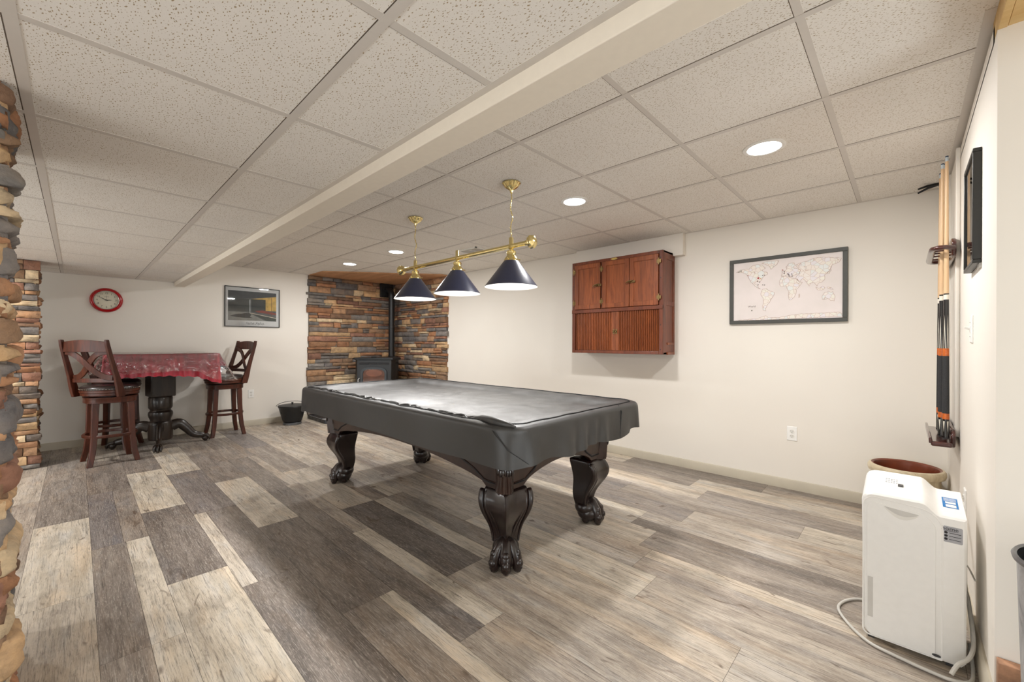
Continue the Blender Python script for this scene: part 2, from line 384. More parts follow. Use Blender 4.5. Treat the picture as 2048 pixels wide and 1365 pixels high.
# picture glass
def glass_mat(name, ior=1.5):
    t = NT(name); tr = t.n('ShaderNodeBsdfTransparent'); gl = t.n('ShaderNodeBsdfGlossy'); gl.inputs['Roughness'].default_value = 0.02
    fr = t.n('ShaderNodeFresnel'); fr.inputs['IOR'].default_value = ior
    m2 = t.n('ShaderNodeMixShader'); t.l(fr.outputs[0], m2.inputs[0]); t.l(tr.outputs[0], m2.inputs[1]); t.l(gl.outputs[0], m2.inputs[2])
    t.l(m2.outputs[0], t.t.nodes['Material Output'].inputs['Surface']); return t.m
M_GLASS = glass_mat('picture_glass'); M_GLASS2 = glass_mat('thin_acrylic', 1.15)

# ------------------------------------------------------------------ shell
rng = random.Random(7)
# floor: rows of planks 0.2475 m wide, 1.21 m long, each printed with one or two strips
fm = MB(); PW, PL = 0.2475, 1.21
known = {-1: -2.76, 0: -3.33, 1: -2.59, 2: -3.52, 3: -2.98, 4: -2.48, 5: -2.885, 6: -2.88, 7: -2.12, 9: -3.55, 10: -1.31, 13: -1.15}
# (row, plank index counted from the known end) -> strips [(width fraction, tone, blue)]
L_, ML, MD, D_ = 0.95, 0.68, 0.4, 0.12
spec = {(-1,-1): [(1, L_, 0)], (-1,0): [(1, 0.8, 0.2)], (-1,-2): [(1, 0.2, .3)], (-1,-3): [(1, 0.3, 0)],
 (0,-2): [(1, 0.15, 0)], (0,-1): [(.55, 0.12, .9), (.45, 0.3, 0)], (0,0): [(.58, 0.3, .6), (.42, 1.0, 0)], (0,1): [(.58, 0.35, 0), (.42, .95, 0)],
 (1,-2): [(1, .95, 0)], (1,-1): [(1, 0.12, 0)], (1,0): [(1, 1.0, .2)], (1,-3): [(1, .2, 0)], (1,1): [(1, .3, 0)],
 (2,-2): [(.55, .95, 0), (.45, .85, 0)], (2,-1): [(1, 0.15, .8)], (2,0): [(.28, .8, 0), (.72, 0.15, 0)], (2,1): [(1, .12, 0)],
 (3,-2): [(1, .2, 0)], (3,-1): [(1, .88, 0)], (3,0): [(1, .1, 0)], (3,1): [(.7, .25, 0), (.3, .9, 0)],
 (4,-3): [(.7, .3, 0), (.3, .3, 0)], (4,-2): [(.7, .2, 0), (.3, .6, 0)], (4,-1): [(.6, .15, 0), (.4, .55, 0)], (4,0): [(.55, .12, 0), (.45, .88, 0)], (4,1): [(1, .55, .3)],
 (5,-1): [(1, .75, 0)], (5,0): [(1, 0.03, 0)], (5,1): [(1, .6, .1)],
 (6,-1): [(.5, .35, 0), (.5, .85, 0)], (6,0): [(.4, .85, 0), (.6, .3, 0)], (6,1): [(1, .7, 0)],
 (7,0): [(1, .92, 0)], (7,1): [(1, .6, .2)],
 (10,0): [(.45, .12, 0), (.55, .6, 0)], (13,-1): [(1, .72, 0)], (15,0): [(1, .15, 0)], (14,0): [(1, .3, .6)]}
for r in range(-16, 17):
    y0 = 0.06 + r*PW; y1 = min(y0+PW, YB)
    if y0 >= YB: break
    off = known.get(r, -3.0 + rng.uniform(0, PL))
    k0 = int(math.floor((XA-off)/PL))-1
    for k in range(k0, k0+10):
        xa = max(off+k*PL, XA); xb = min(off+(k+1)*PL, XE)
        if xb <= XA or xa >= XE: continue
        st = spec.get((r, k))
        if st is None:
            base_t = rng.choice([.2, .35, .5, .65, .8, .95] if r < 6 else [.35, .5, .6, .7, .8, .9])  # rows from the table back are paler, partly lamp glare put into colour
            if rng.random() < 0.55: st = [(1, base_t, rng.random())]
            else:
                f = rng.uniform(.4, .6); st = [(f, base_t, rng.random()), (1-f, min(1, max(0, base_t+rng.choice([-.3, .3]))), rng.random())]
        ya = y0
        for (f, tn, bl) in st:
            yb_ = min(ya+f*PW, y1); c = (tn, bl, rng.random())
            g = 0.0006
            if yb_-g > ya+g:
                vs = [(xa+g, ya+g, 0), (xb-g, ya+g, 0), (xb-g, yb_-g, 0), (xa+g, yb_-g, 0)]
                fm.add(vs, [(0,1,2,3)], 0, c)
            ya = yb_
fm.box(XA, XE, YF, YB, -0.06, -0.0008, 1)
fl = struct(fm.build('floor', [M_FLOOR, M_SEAM], smooth=False))

def tiled(name, x0, x1, y0, y1, z, gx, gy, label, holes=()):
    m = MB(); m.box(x0, x1, y0, y1, z+0.0012, z+0.06)
    o = struct(m.build(name, M_TILE, smooth=False), label)
    g = MB(); S = 0.61; w = 0.0125
    k = math.ceil((x0-gx)/S); 
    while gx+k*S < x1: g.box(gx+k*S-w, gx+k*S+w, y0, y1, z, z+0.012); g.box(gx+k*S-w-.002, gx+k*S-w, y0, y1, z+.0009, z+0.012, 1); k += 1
    k = math.ceil((y0-gy)/S)
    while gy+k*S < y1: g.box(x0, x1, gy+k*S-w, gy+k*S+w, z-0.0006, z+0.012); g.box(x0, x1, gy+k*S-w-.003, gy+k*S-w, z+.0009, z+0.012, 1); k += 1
    return o, g
o, g = tiled('ceiling', XA, XE, BEAM1-0.02, YB, H2, -0.2511, 1.6146, 'white speckled drop ceiling over the billiard table')
g.box(XA, XC, YB-0.022, YB, H2-0.001, H2+0.01); g.box(XA, XA+0.022, BEAM1, YB, H2-0.001, H2+0.01); g.box(XC-0.026, XC+0.004, YR, YB, H2-0.0012, H2+0.01)
g.build('ceiling_grid', [M_TEE, M_EDGE_SHADE], o, smooth=False)
o, g = tiled('ceiling', XA, XE, YF, BEAM0, H1, -0.8821, 0.502, 'lower speckled drop ceiling beside the long beam')
g.box(XA, XE, BEAM0-0.024, BEAM0, H1-0.001, H1+0.01); g.box(XA, XA+0.022, YF, BEAM0, H1-0.001, H1+0.01)
g.build('ceiling_grid', [M_TEE, M_EDGE_SHADE], o, smooth=False)
m = MB(); m.box(XA, XE, BEAM0, BEAM1, BEAMZ, H2+0.06)
struct(m.build('ceiling_beam', M_BEAM, bevel=0.003), 'long cream painted beam dividing the two ceilings')

m = MB(); m.box(XA-0.1, XA, YF, YB+0.1, -0.05, 2.32); struct(m.build('wall_left', M_WALL, smooth=False))
m = MB(); m.box(XA-0.1, XC+0.1, YB, YB+0.1, -0.05, 2.32); struct(m.build('wall_back', M_WALL, smooth=False))
m = MB(); m.prism([(XC, YR), (XE, YR), (XE, YR+0.1), (XC+0.12, YR+0.1), (XC+0.12, YB+0.1), (XC, YB+0.1)], lambda a, b: (a, b, -0.05), lambda a, b: (a, b, 2.17))
m.box(XC, XC+0.12, YR+0.06, YB, 2.16, 2.215)
struct(m.build('wall_right', M_WALL, smooth=False))
m = MB(); m.box(XE, XE+0.1, YF, YR+0.1, -0.05, 2.32); struct(m.build('wall_far_right', M_WALL, smooth=False))
m = MB(); m.box(XA, XE, YF-0.1, YF, -0.05, 2.32); struct(m.build('wall_front', M_WALL, smooth=False))

def baseboard(name, p, q, n, h=0.08, th=0.014):
    p = Vector(p); q = Vector(q); n = Vector(n)
    prof = [(0,0), (th,0), (th,h-0.012), (th*0.45,h), (0,h)]
    m = MB(); m.prism(prof, lambda a, b: p+n*a+Vector((0,0,b)), lambda a, b: q+n*a+Vector((0,0,b)))
    return struct(m.build(name, M_BASEB))
baseboard('baseboard_left', (XA, -3.9, 0), (XA, 2.48, 0), (1,0,0))
baseboard('baseboard_back', (-5.2, YB, 0), (XC, YB, 0), (0,-1,0))
baseboard('baseboard_right', (XC, YR, 0), (XC, YB, 0), (-1,0,0), 0.11)

# pine header past the end of the right wall
hd = thing('ceiling_header', 'raw pine header boards above the end of the right wall', 'lumber', (0.24, 1.2, 2.165)); hd['kind'] = 'structure'
m = MB(); m.box(0.203, 0.2225, -0.4, YR+0.09, 2.166, 2.238); m.build('board', M_PINE, hd, bevel=0.001)
m = MB(); m.box(0.2235, 0.36, -0.4, YR+0.09, 2.168, 2.238); m.build('board', M_PINE, hd, bevel=0.001)

# ------------------------------------------------------------------ ledge stone
PAL = [(190,158,122), (166,126,96), (134,106,86), (134,129,124), (118,114,113), (206,184,152), (150,112,94), (178,140,108), (124,114,106), (152,124,100), (198,166,128), (164,120,90), (128,122,118)]
def lin3(c, f=1.0): s = srgb(*c); return (s[0]*f, s[1]*f, s[2]*f)
def stone_block(mb, o, U, N, u0, u1, z0, z1, d, rg, back=0.0, nu=6, nz=4, rough=0.009, round_=0.35, col=None):
    """one stone on a face: o origin, U along, N outward"""
    pal = lin3(rg.choice(PAL), rg.uniform(0.75, 1.12)) if col is None else col
    sd = Vector((rg.random()*50, rg.random()*50, rg.random()*50))
    tilt = rg.uniform(-0.012, 0.012); tz = rg.uniform(-0.008, 0.008)
    vs = []; g = 0.0025
    L = u1-u0; h = z1-z0
    for i in range(nu+1):
        for j in range(nz+1):
            a = i/nu; b = j/nz
            ea = min(a, 1-a)*L; eb = min(b, 1-b)*h
            edge = min(ea, eb)
            rr_ = 0.014*round_/0.35
            q = max(0.0, 1-edge/rr_); dd = d - rr_*0.9*(1-math.sqrt(max(0, 1-q*q)))
            u = u0+g+(L-2*g)*a; z = z0+g+(h-2*g)*b
            nn = mnoise.noise(sd+Vector((u*14, z*22, 0)))*rough + mnoise.noise(sd+Vector((u*40, z*55, 3)))*rough*0.45
            dd += nn*(1 if edge > 0 else 0.5) + tilt*(a-0.5)*2 + tz*(b-0.5)*2
            ju = mnoise.noise(sd+Vector((z*30, 7, u*9)))*0.004*(edge <= 0); jz = mnoise.noise(sd+Vector((u*30, 2, 9)))*0.004*(edge <= 0)
            vs.append(o + U*(u+ju) + N*max(dd, 0.012) + Vector((0,0,z+jz)))
    k = nz+1
    fs = [(i*k+j, (i+1)*k+j, (i+1)*k+j+1, i*k+j+1) for i in range(nu) for j in range(nz)]
    # rim down to the wall
    rim = [(i, 0) for i in range(nu+1)] + [(nu, j) for j in range(1, nz+1)] + [(i, nz) for i in range(nu-1, -1, -1)] + [(0, j) for j in range(nz-1, 0, -1)]
    b0 = len(vs)
    for (i, j) in rim:
        p = vs[i*k+j]; t_ = (p-o).dot(N); vs.append(p - N*(t_-back))
    n = len(rim)
    for q in range(n):
        a, b = rim[q], rim[(q+1) % n]
        fs.append((a[0]*k+a[1], b[0]*k+b[1], b0+(q+1) % n, b0+q))
    mb.add(vs, fs, 0, pal)

def stone_face(mb, o, U, N, L, z0, z1, rg, hmin=0.035, hmax=0.10, lmin=0.10, lmax=0.46, dmin=0.035, dmax=0.07, jag0=0.0, jag1=0.0, res=1.0, rough=0.009, round_=0.35):
    o = Vector(o); U = Vector(U); N = Vector(N)
    z = z0
    while z < z1-0.02:
        h = rg.uniform(hmin, hmax)
        if z1-(z+h) < hmin: h = z1-z
        u = -rg.uniform(0, jag0) if jag0 else 0.0
        end = L + (rg.uniform(0, jag1) if jag1 else 0)
        while u < end-0.01:
            w = rg.uniform(lmin, lmax)*(1.0 if h > 0.05 else 0.85)
            if end-(u+w) < lmin*0.8: w = end-u
            if h > 0.07 and rg.random() < 0.35:      # split a tall stone in two thin ones
                f = rg.uniform(.35, .65)
                for za, zb in ((z, z+h*f), (z+h*f, z+h)):
                    stone_block(mb, o, U, N, u, u+w, za, zb, rg.uniform(dmin, dmax), rg, nu=max(3, int(w/0.04*res)), nz=3, rough=rough, round_=round_)
            else:
                stone_block(mb, o, U, N, u, u+w, z, z+h, rg.uniform(dmin, dmax), rg, nu=max(3, int(w/0.04*res)), nz=max(3, int(4*res)), rough=rough, round_=round_)
            u += w
        z += h
m = MB(); rg = random.Random(11)
m.box(XA, XA+0.02, 2.5, YB, 0.05, H2-0.003, 1, (0.1,0.1,0.1)); m.box(XA, -5.22, YB-0.02, YB, 0.05, H2-0.003, 1, (0.1,0.1,0.1))
stone_face(m, (XA, 2.51, 0), (0,1,0), (1,0,0), YB-2.51, 0.06, H2-0.012, rg, jag0=0.05)
stone_face(m, (-5.21, YB, 0), (-1,0,0), (0,-1,0), -5.21-XA, 0.06, H2-0.012, rg, jag0=0.045)
struct(m.build('wall_stone_facing', [M_STONE, M_MORTAR]), 'ledge stone facing in the corner behind the stove')

# far pillar
m = MB(); rg = random.Random(21)
m.box(-6.2, -5.89, -0.95, -0.275, 0, H1, 1, (0.1,0.1,0.1))
stone_face(m, (-5.89, -0.255, 0), (0,-1,0), (1,0,0), 0.6, 0.0, H1-0.002, rg, hmin=0.035, hmax=0.085, lmin=0.08, lmax=0.24, dmin=0.03, dmax=0.05, jag0=0.03)
stone_face(m, (-5.87, -0.275, 0), (-1,0,0), (0,1,0), 0.32, 0.0, H1-0.002, rg, hmin=0.035, hmax=0.085, lmin=0.1, lmax=0.3, dmin=0.02, dmax=0.042)
struct(m.build('stone_pillar', [M_STONE, M_MORTAR]), 'far ledge stone pillar standing near the clock wall')
# near pillar
m = MB(); rg = random.Random(5)
E0 = Vector((-1.89, -0.165, 0)); E1 = Vector((-2.62, -0.235, 0)); UU = (E1-E0).normalized(); NN = Vector((UU.y, -UU.x, 0)); NN = NN if NN.y > 0 else -NN
LN = (E1-E0).length
m.prism([(-1.93, -0.19), (-2.62, -0.26), (-2.62, -0.9), (-1.93, -0.9)], lambda a, b: (a, b, 0), lambda a, b: (a, b, H1), 1, (0.1,0.1,0.1))
stone_face(m, E0-UU*0.0, UU, NN, LN, 0.0, H1-0.002, rg, hmin=0.05, hmax=0.12, lmin=0.16, lmax=0.4, dmin=0.028, dmax=0.06, res=3.0, rough=0.013, round_=0.8)
stone_face(m, (-1.93, -0.14, 0), (0,-1,0), (1,0,0), 0.7, 0.0, H1-0.002, rg, hmin=0.05, hmax=0.12, lmin=0.12, lmax=0.35, dmin=0.03, dmax=0.06, res=2.6, rough=0.013, round_=0.8)
struct(m.build('stone_pillar', [M_STONE, M_MORTAR], angle=75), 'near ledge stone pillar at the edge of the room')

# cedar panel on the ceiling above the stove
m = MB(); poly = [(XA+0.01, 2.50), (-6.2, 2.50), (-5.14, 3.86), (-5.14, YB-0.005), (XA+0.01, YB-0.005)]
m.prism(poly, lambda a, b: (a, b, H2-0.012), lambda a, b: (a, b, H2-0.001))
struct(m.build('trim_1', M_SOFFITWOOD), 'wood plank ceiling panel over the stove corner')
# hearth
he = thing('hearth_pad', 'low black tiled hearth pad under the stove', 'hearth', (-6.1, 3.4, 0)); he['kind'] = 'structure'
hp = [(XA+0.03, 2.50), (-6.10, 2.50), (-5.22, 3.42), (-5.22, YB-0.03), (XA+0.03, YB-0.03)]
m = MB(); m.prism(hp, lambda a, b: (a, b, 0.0), lambda a, b: (a, b, 0.055)); m.build('pad', M_GROUT, he)
m = MB()
def riser(p, q, n):
    p = Vector(p+(0,)); q = Vector(q+(0,)); d = (q-p).normalized(); nn = Vector((d.y, -d.x, 0)); L = (q-p).length; k = max(1, round(L/0.155))
    for i in range(k):
        a = p+d*(L*i/k+0.003); b = p+d*(L*(i+1)/k-0.003)
        m.add([a+nn*.006+Vector((0,0,.003)), b+nn*.006+Vector((0,0,.003)), b+nn*.006+Vector((0,0,.054)), a+nn*.006+Vector((0,0,.054)), a, b, b+Vector((0,0,.056)), a+Vector((0,0,.056))],
              [(0,1,2,3), (3,2,6,7), (0,4,5,1), (0,3,7,4), (1,5,6,2)])
riser((XA+0.03, 2.50), (-6.10, 2.50), 0); riser((-6.10, 2.50), (-5.22, 3.42), 0); riser((-5.22, 3.42), (-5.22, YB-0.03), 0)
for i in range(10):
    for j in range(10):
        x = XA+0.04+i*0.155; y = 2.51+j*0.155
        if x+0.15 > -5.23 or y+0.15 > YB-0.03: continue
        if (x+0.15+6.10)/0.88*0.92 + 2.50 > y+0.0 and x+0.15 > -6.10: continue
        m.box(x, x+0.150, y, y+0.150, 0.054, 0.061)
m.build('tiles', M_HEARTH, he, smooth=False)

# ------------------------------------------------------------------ recessed downlights
LBL = ['round recessed ceiling light nearest the right wall, over the map end of the room', 'round recessed ceiling light above the wall cabinet side of the billiard lamp',
       'round recessed ceiling light just left of the lamp cord, third from the right wall', 'smallest looking recessed ceiling light, in front of the stone stove corner']
for i, (x, y) in enumerate(DOWNLIGHTS):
    t = thing('recessed_light', LBL[i], 'ceiling light', (x, y, H2), 0, 'recessed ceiling lights')
    m = MB(); m.lathe([(0.078, H2+0.006), (0.098, H2+0.006), (0.100, H2-0.003), (0.094, H2-0.006), (0.080, H2-0.006), (0.077, H2-0.001)], x, y, 40); m.build('trim_ring', M_WHITE, t)
    m = MB(); m.lathe([(0.0001, H2-0.0045), (0.04, H2-0.0045), (0.078, H2-0.003)], x, y, 40); m.build('lens', M_LENS, t)
# ceiling register
t = thing('ceiling_vent', 'white louvred air vent in the ceiling behind the billiard lamp', 'vent', (-3.56, 3.14, H2))
m = MB(); X0, X1, Y0, Y1 = -3.72, -3.40, 3.02, 3.22
m.box(X0, X1, Y0, Y0+.02, H2-.008, H2+.004); m.box(X0, X1, Y1-.02, Y1, H2-.008, H2+.004); m.box(X0, X0+.02, Y0, Y1, H2-.008, H2+.004); m.box(X1-.02, X1, Y0, Y1, H2-.008, H2+.004); m.box(-3.565, -3.555, Y0, Y1, H2-.007, H2+.004)
m.build('frame', M_WHITE2, t)
m = MB()
for k in range(12):
    xx = X0+.03+k*.0235; m.obox(Matrix.Translation((xx, 3.12, H2-.003)) @ Matrix.Rotation(0.7, 4, 'Y'), .016, .165, .0015)
m.build('slats', M_WHITE2, t, smooth=False)
m = MB(); m.box(X0+.01, X1-.01, Y0+.01, Y1-.01, H2+.004, H2+.007); m.build('duct', M_DGREY, t)

# ------------------------------------------------------------------ billiard lamp
LY = 1.977; SX = [-2.991, -2.434, -1.877]; BZ = 1.822
t = thing('billiard_lamp', 'brass bar lamp with three black cone shades hung over the billiard table', 'lamp', (-2.434, LY, BZ))
m = MB(); m.tube([(-3.20, LY, BZ), (-1.71, LY, BZ)], 0.0155, 20); m.build('bar', M_BRASS, t)
for sx, xx in ((-1, -3.20), (1, -1.71)):
    m = MB(); M = Matrix.Translation((xx, LY, BZ)) @ Matrix.Rotation(sx*PI/2, 4, 'Y')
    m.lathe([(0.0125,-0.07),(0.018,-0.035),(0.017,-0.02),(0.028,-0.008),(0.040,0.0),(0.042,0.014),(0.036,0.026),(0.022,0.033),(0.011,0.036),(0.0001,0.038)], 0, 0, 36, M,
            rf=lambda a, z: 1+0.05*math.cos(12*a)*(z > -0.01)); m.build('finial', M_BRASS, t)
for i, xx in enumerate(SX):
    m = MB(); m.lathe([(0.0001, BZ+.058), (.013, BZ+.057), (.0145, BZ+.05), (.0145, BZ+.006), (.018, BZ-.002), (.018, BZ-.014), (.012, BZ-.02), (.012, BZ-.03)], xx, LY, 24); m.build('stem', M_BRASS, t)
    m = MB(); m.lathe([(.012, BZ-.026), (.024, BZ-.028), (.031, BZ-.036), (.029, BZ-.055), (.031, BZ-.066), (.040, BZ-.076), (.047, BZ-.088), (.048, BZ-.097), (.046, BZ-.100)], xx, LY, 32, rf=lambda a, z: 1+0.04*math.cos(10*a)*(abs(z-(BZ-.045)) < .012)); m.build('shade_holder', M_BRASS, t)
    for k in range(3):
        a = k*2*PI/3+0.9; m = MB(); m.tube([(xx+.044*math.cos(a), LY+.044*math.sin(a), BZ-.088), (xx+.060*math.cos(a), LY+.060*math.sin(a), BZ-.088)], [.003, .0045], 8)
        m.build('thumb_screw', M_BRASS, t)
    sh = MB(); sh.lathe([(.046, BZ-.095), (.050, BZ-.100), (.172, BZ-.262), (.175, BZ-.268)], xx, LY, 64); shade = sh.build('shade', M_SHADE, t)
    sh = MB(); sh.lathe([(.043, BZ-.098), (.048, BZ-.103), (.170, BZ-.264), (.175, BZ-.2682)], xx, LY, 64); sh.build('lining', M_SHADEIN, shade)
    m = MB(); m.ball((xx, LY, BZ-.185), (.030, .030, .036), 20, 12); m.lathe([(.014, BZ-.10), (.014, BZ-.16)], xx, LY, 16); m.build('bulb', M_BULB, t)
    l = bpy.data.lights.new('bulb_glow', 'SPOT'); l.energy = 100*LIGHT_K; l.color = (1, .985, .97); l.spot_size = math.radians(106); l.spot_blend = 0.6; l.shadow_soft_size = .04
    lo = bpy.data.objects.new('bulb_glow', l); COL.objects.link(lo); lo.location = (xx, LY, BZ-.235)
for xx in (SX[0], SX[2]):
    m = MB(); m.lathe([(.058, H2-.0005), (.060, H2-.006), (.052, H2-.012), (.046, H2-.024), (.034, H2-.036), (.022, H2-.044), (.012, H2-.050), (.008, H2-.064), (.010, H2-.068), (.0001, H2-.071)], xx, LY, 48, rf=lambda a, z: 1+0.045*math.cos(16*a)*(z > H2-.04)); m.build('canopy', M_BRASS, t)
    m = MB(); P = [(xx+.006*math.sin(k*.55)*(k < 26)*math.sin(PI*k/26), LY+.005*math.cos(k*.43)*math.sin(PI*k/26), H2-.066-(H2-.066-BZ-.055)*k/26) for k in range(27)]
    m.tube(P, .0032, 8)
    P2 = [(p[0]+.0045*math.cos(i*2.4), p[1]+.0045*math.sin(i*2.4), p[2]) for i, p in enumerate(P)]; m.tube(P2, .0022, 6)
    m.build('cord', M_BRASS, t)

# ------------------------------------------------------------------ billiard table
TC = Vector((-2.50, 1.972, 0)); AX, AY = 1.065, 0.50     # apron half sizes (outer faces)
t = thing('billiard_table', 'dark carved billiard table with claw feet under a grey cover', 'billiard table', TC)
def outline(L, s0=1):
    """lower edge of an apron side of half length L: points (s, z)"""
    P = [(-L, .425), (-L+.17, .425), (-L+.20, .45)]
    n = 20
    for k in range(1, n):
        u = k/n; s_ = -L+.20+(2*L-.40)*u; P.append((s_, .45+(0.078 if L > .8 else .062)*(math.sin(PI*u)**(.75))))
    P += [(L-.20, .45), (L-.17, .425), (L, .425)]
    return P
def apron(L, D, ax, sign):
    P = outline(L); poly = P+[(L, .73), (-L, .73)]
    def mp(off):
        def f(s_, z):
            o = D+off-(.73-z)*0.10
            return (TC.x+s_, TC.y+sign*o, z) if ax == 'x' else (TC.x+sign*o, TC.y+s_, z)
        return f
    m = MB()
    n = len(P)
    # strip faces between lower edge and top
    vs = []; 
    for off in (0, -.03):
        f = mp(off); vs += [f(s_, z) for s_, z in P]+[f(s_, .73) for s_, z in P]
    fs = []
    for k in range(n-1):
        fs += [(k, k+1, n+k+1, n+k), (2*n+k, 3*n+k, 3*n+k+1, 2*n+k+1), (k, 2*n+k, 2*n+k+1, k+1)]
    fs += [(0, n, 3*n, 2*n), (n-1, 3*n-1, 4*n-1, 2*n-1)]
    m.add(vs, fs); ob = m.build('apron', M_ESPRESSO_BRIGHT, t, bevel=.003)
    # inlaid moulding lines, one frame at each end
    f = mp(.001)
    for sg in (-1, 1):
        m = MB()
        Q = [(sg*(L-.075), .70), (sg*(L-.075), .455), (sg*(L-.17), .455), (sg*(L-.245), .50)] + ([(sg*(L-.245-.06*k), .50+.022*k+.0) for k in range(1, 4)] if L > .8 else [(sg*(L-.30), .555)]) + [(sg*(L-.5 if L > .8 else .13), .62)]
        m.tube([f(a, b) for a, b in Q], .0055, 8); 
        Q2 = [(a-sg*.010, b+.008) for a, b in Q]; m.tube([f(a, b) for a, b in Q2], .004, 6, m=1)
        m.build('moulding', [M_INK, M_ESPRESSO_BRIGHT], ob)
apron(AX, AY, 'x', -1); apron(AX, AY, 'x', 1); apron(AY, AX, 'y', -1); apron(AY, AX, 'y', 1)
m = MB(); m.box(TC.x-1.14, TC.x+1.14, TC.y-.52, TC.y+.52, .69, .755); m.build('slate_bed', M_ESPRESSO, t, bevel=.004)
m = MB()
for sy in (-1, 1): m.box(-2.533-1.235, -2.533+1.235, 1.975+sy*.555-.05, 1.975+sy*.555+.05, .70, .782)
for sx in (-1, 1): m.box(-2.533+sx*1.19-.05, -2.533+sx*1.19+.05, 1.975-.50, 1.975+.50, .70, .782)
m.build('rails', M_ESPRESSO, t, bevel=.01)
for sx, sy in ((1,-1), (1,1), (-1,-1), (-1,1)):
    cx_, cy_ = TC.x+sx*(AX-.035), TC.y+sy*(AY-.035)
    # fluted corner block
    m = MB(); M = Matrix.Translation((cx_, cy_, 0)) @ Matrix.Rotation(math.atan2(sy, sx), 4, 'Z')
    prof = []
    for k in range(13):
        y = -.045+.09*k/12; prof.append((.043+(.004 if k % 2 else 0)-(.02 if abs(y) > .04 else 0), y))
    prof += [(-.03, .055), (-.03, -.055)]
    m.sweep([[M @ Vector((a-(.73-z)*.085, b*(1-(.73-z)*.3), z)) for a, b in prof] for z in (.42, .44, .60, .73)])
    cb = m.build('corner_block', M_ESPRESSO_BRIGHT, t, angle=50)
    m = MB()
    for k in range(7):
        m.ball(M @ Vector((.038-.003*abs(k-3), -.036+.012*k, .535+.006*math.cos(k*2.1))), (.009, .007, .022), 8, 6)
    m.box(0,0,0,0,0,0) if False else None
    m.build('carved_capital', M_ESPRESSO, cb)
    # cabriole leg: axes i (outward x) and j (outward y)
    lx, ly = TC.x+sx*(AX-.105), TC.y+sy*(AY-.115)
    def P(a, b, z): return Vector((lx+sx*a, ly+sy*b, z))
    m = MB(); secs = []
    K = [(.430, -.085, .080), (.415, -.085, .088), (.395, -.084, .100), (.365, -.078, .112), (.33, -.072, .113), (.295, -.067, .102), (.255, -.066, .078), (.22, -.068, .055), (.18, -.068, .040), (.145, -.062, .036), (.118, -.056, .042), (.095, -.05, .05), (.07, -.046, .055)]
    for z, a, b in K:
        ring = []; c = (b-a)*.12
        # rounded square with a slightly raised outer corner
        ring += [P(a+c, a, z), P((a+b)/2, a-.0, z), P(b-c, a, z), P(b-.2*c, a+.3*c, z), P(b, a+c, z), P(b-.012, (a+b)/2, z), P(b-.004, b-c*1.2, z), P(b+.004, b+.004, z), P(b-c*1.2, b-.004, z), P((a+b)/2, b-.012, z), P(a+c, b, z), P(a+.3*c, b-.2*c, z), P(a, b-c, z), P(a, (a+b)/2, z), P(a, a+c, z), P(a+.2*c, a+.2*c, z)]
        secs.append(ring)
    m.sweep(secs)
    # carved scrolls down both shoulders
    for e in (0, 1):
        for w, r, dz in ((0.0, .019, 0), (.030, .013, .01), (.052, .010, .03)):
            path = []; rs = []
            for q, (z, a, b) in enumerate(K[1:11]):
                ii, jj = (b-.004-w*.2, a-.002+w) if e == 0 else (a-.002+w, b-.004-w*.2)
                path.append(P(ii, jj, z-dz*.4)); rs.append(r*(1-.07*q)*(0.75 if q == 0 else 1))
            m.tube(path, rs, 10)
    lg = m.build('leg', M_ESPRESSO, t, angle=60, sub=1)
    m = MB(); bc = P(.012, .012, .062)
    m.ball(bc, (.076, .076, .058), 20, 12); m.ball(P(-.002, -.002, .098), (.072, .072, .056), 20, 12)
    for k, (di, dj, ln) in enumerate([(.707, .707, 1.0), (1, -.12, .95), (-.12, 1, .95), (-.7, .1, .8), (.1, -.7, .8)]):
        pts = []; 
        for q in range(9):
            th = math.radians(100-q*13.5); rr_ = .080*ln
            pts.append(bc+Vector((sx*di*rr_*math.cos(math.radians(90-q*13)), sy*dj*rr_*math.cos(math.radians(90-q*13)), .078*math.sin(math.radians(90-q*17.5)))))
        m.tube(pts, [.030, .031, .032, .029, .033, .030, .025, .026, .014], 12)
        kn = bc+Vector((sx*di*.074*ln, sy*dj*.074*ln, .030)); m.ball(kn, (.025, .025, .024), 12, 8)
        kn = bc+Vector((sx*di*.090*ln, sy*dj*.090*ln, -.014)); m.ball(kn, (.023, .023, .024), 12, 8)
        nl = bc+Vector((sx*di*.094*ln, sy*dj*.094*ln, -.042)); m.ball(nl, (.010, .010, .018), 10, 7)
    m.build('claw_foot', M_ESPRESSO, lg, angle=70)

# cover
CC = Vector((-2.533, 1.975)); HX, HY = 1.277, .648
def rrect(u, hx, hy, r):
    """point and outward normal on a rounded rectangle, u in 0..1"""
    r = min(r, hx, hy); segs = [2*(hx-r), PI*r/2, 2*(hy-r), PI*r/2]*2; tot = sum(segs); d = (u % 1)*tot
    corners = [(hx-r, -hy+r), (hx-r, hy-r), (-hx+r, hy-r), (-hx+r, -hy+r)]
    st = [(-hx+r, -hy, 1, 0), None, (hx, -hy+r, 0, 1), None, (hx-r, hy, -1, 0), None, (-hx, hy-r, 0, -1), None]
    for k, L in enumerate(segs):
        if d <= L or k == 7:
            if k % 2 == 0:
                x, y, dx, dy = st[k]; return (x+dx*d, y+dy*d, dy, -dx)
            c = corners[k//2]; a = -PI/2+(k//2)*PI/2+d/r; return (c[0]+r*math.cos(a), c[1]+r*math.sin(a), math.cos(a), math.sin(a))
        d -= L
NPER = 420
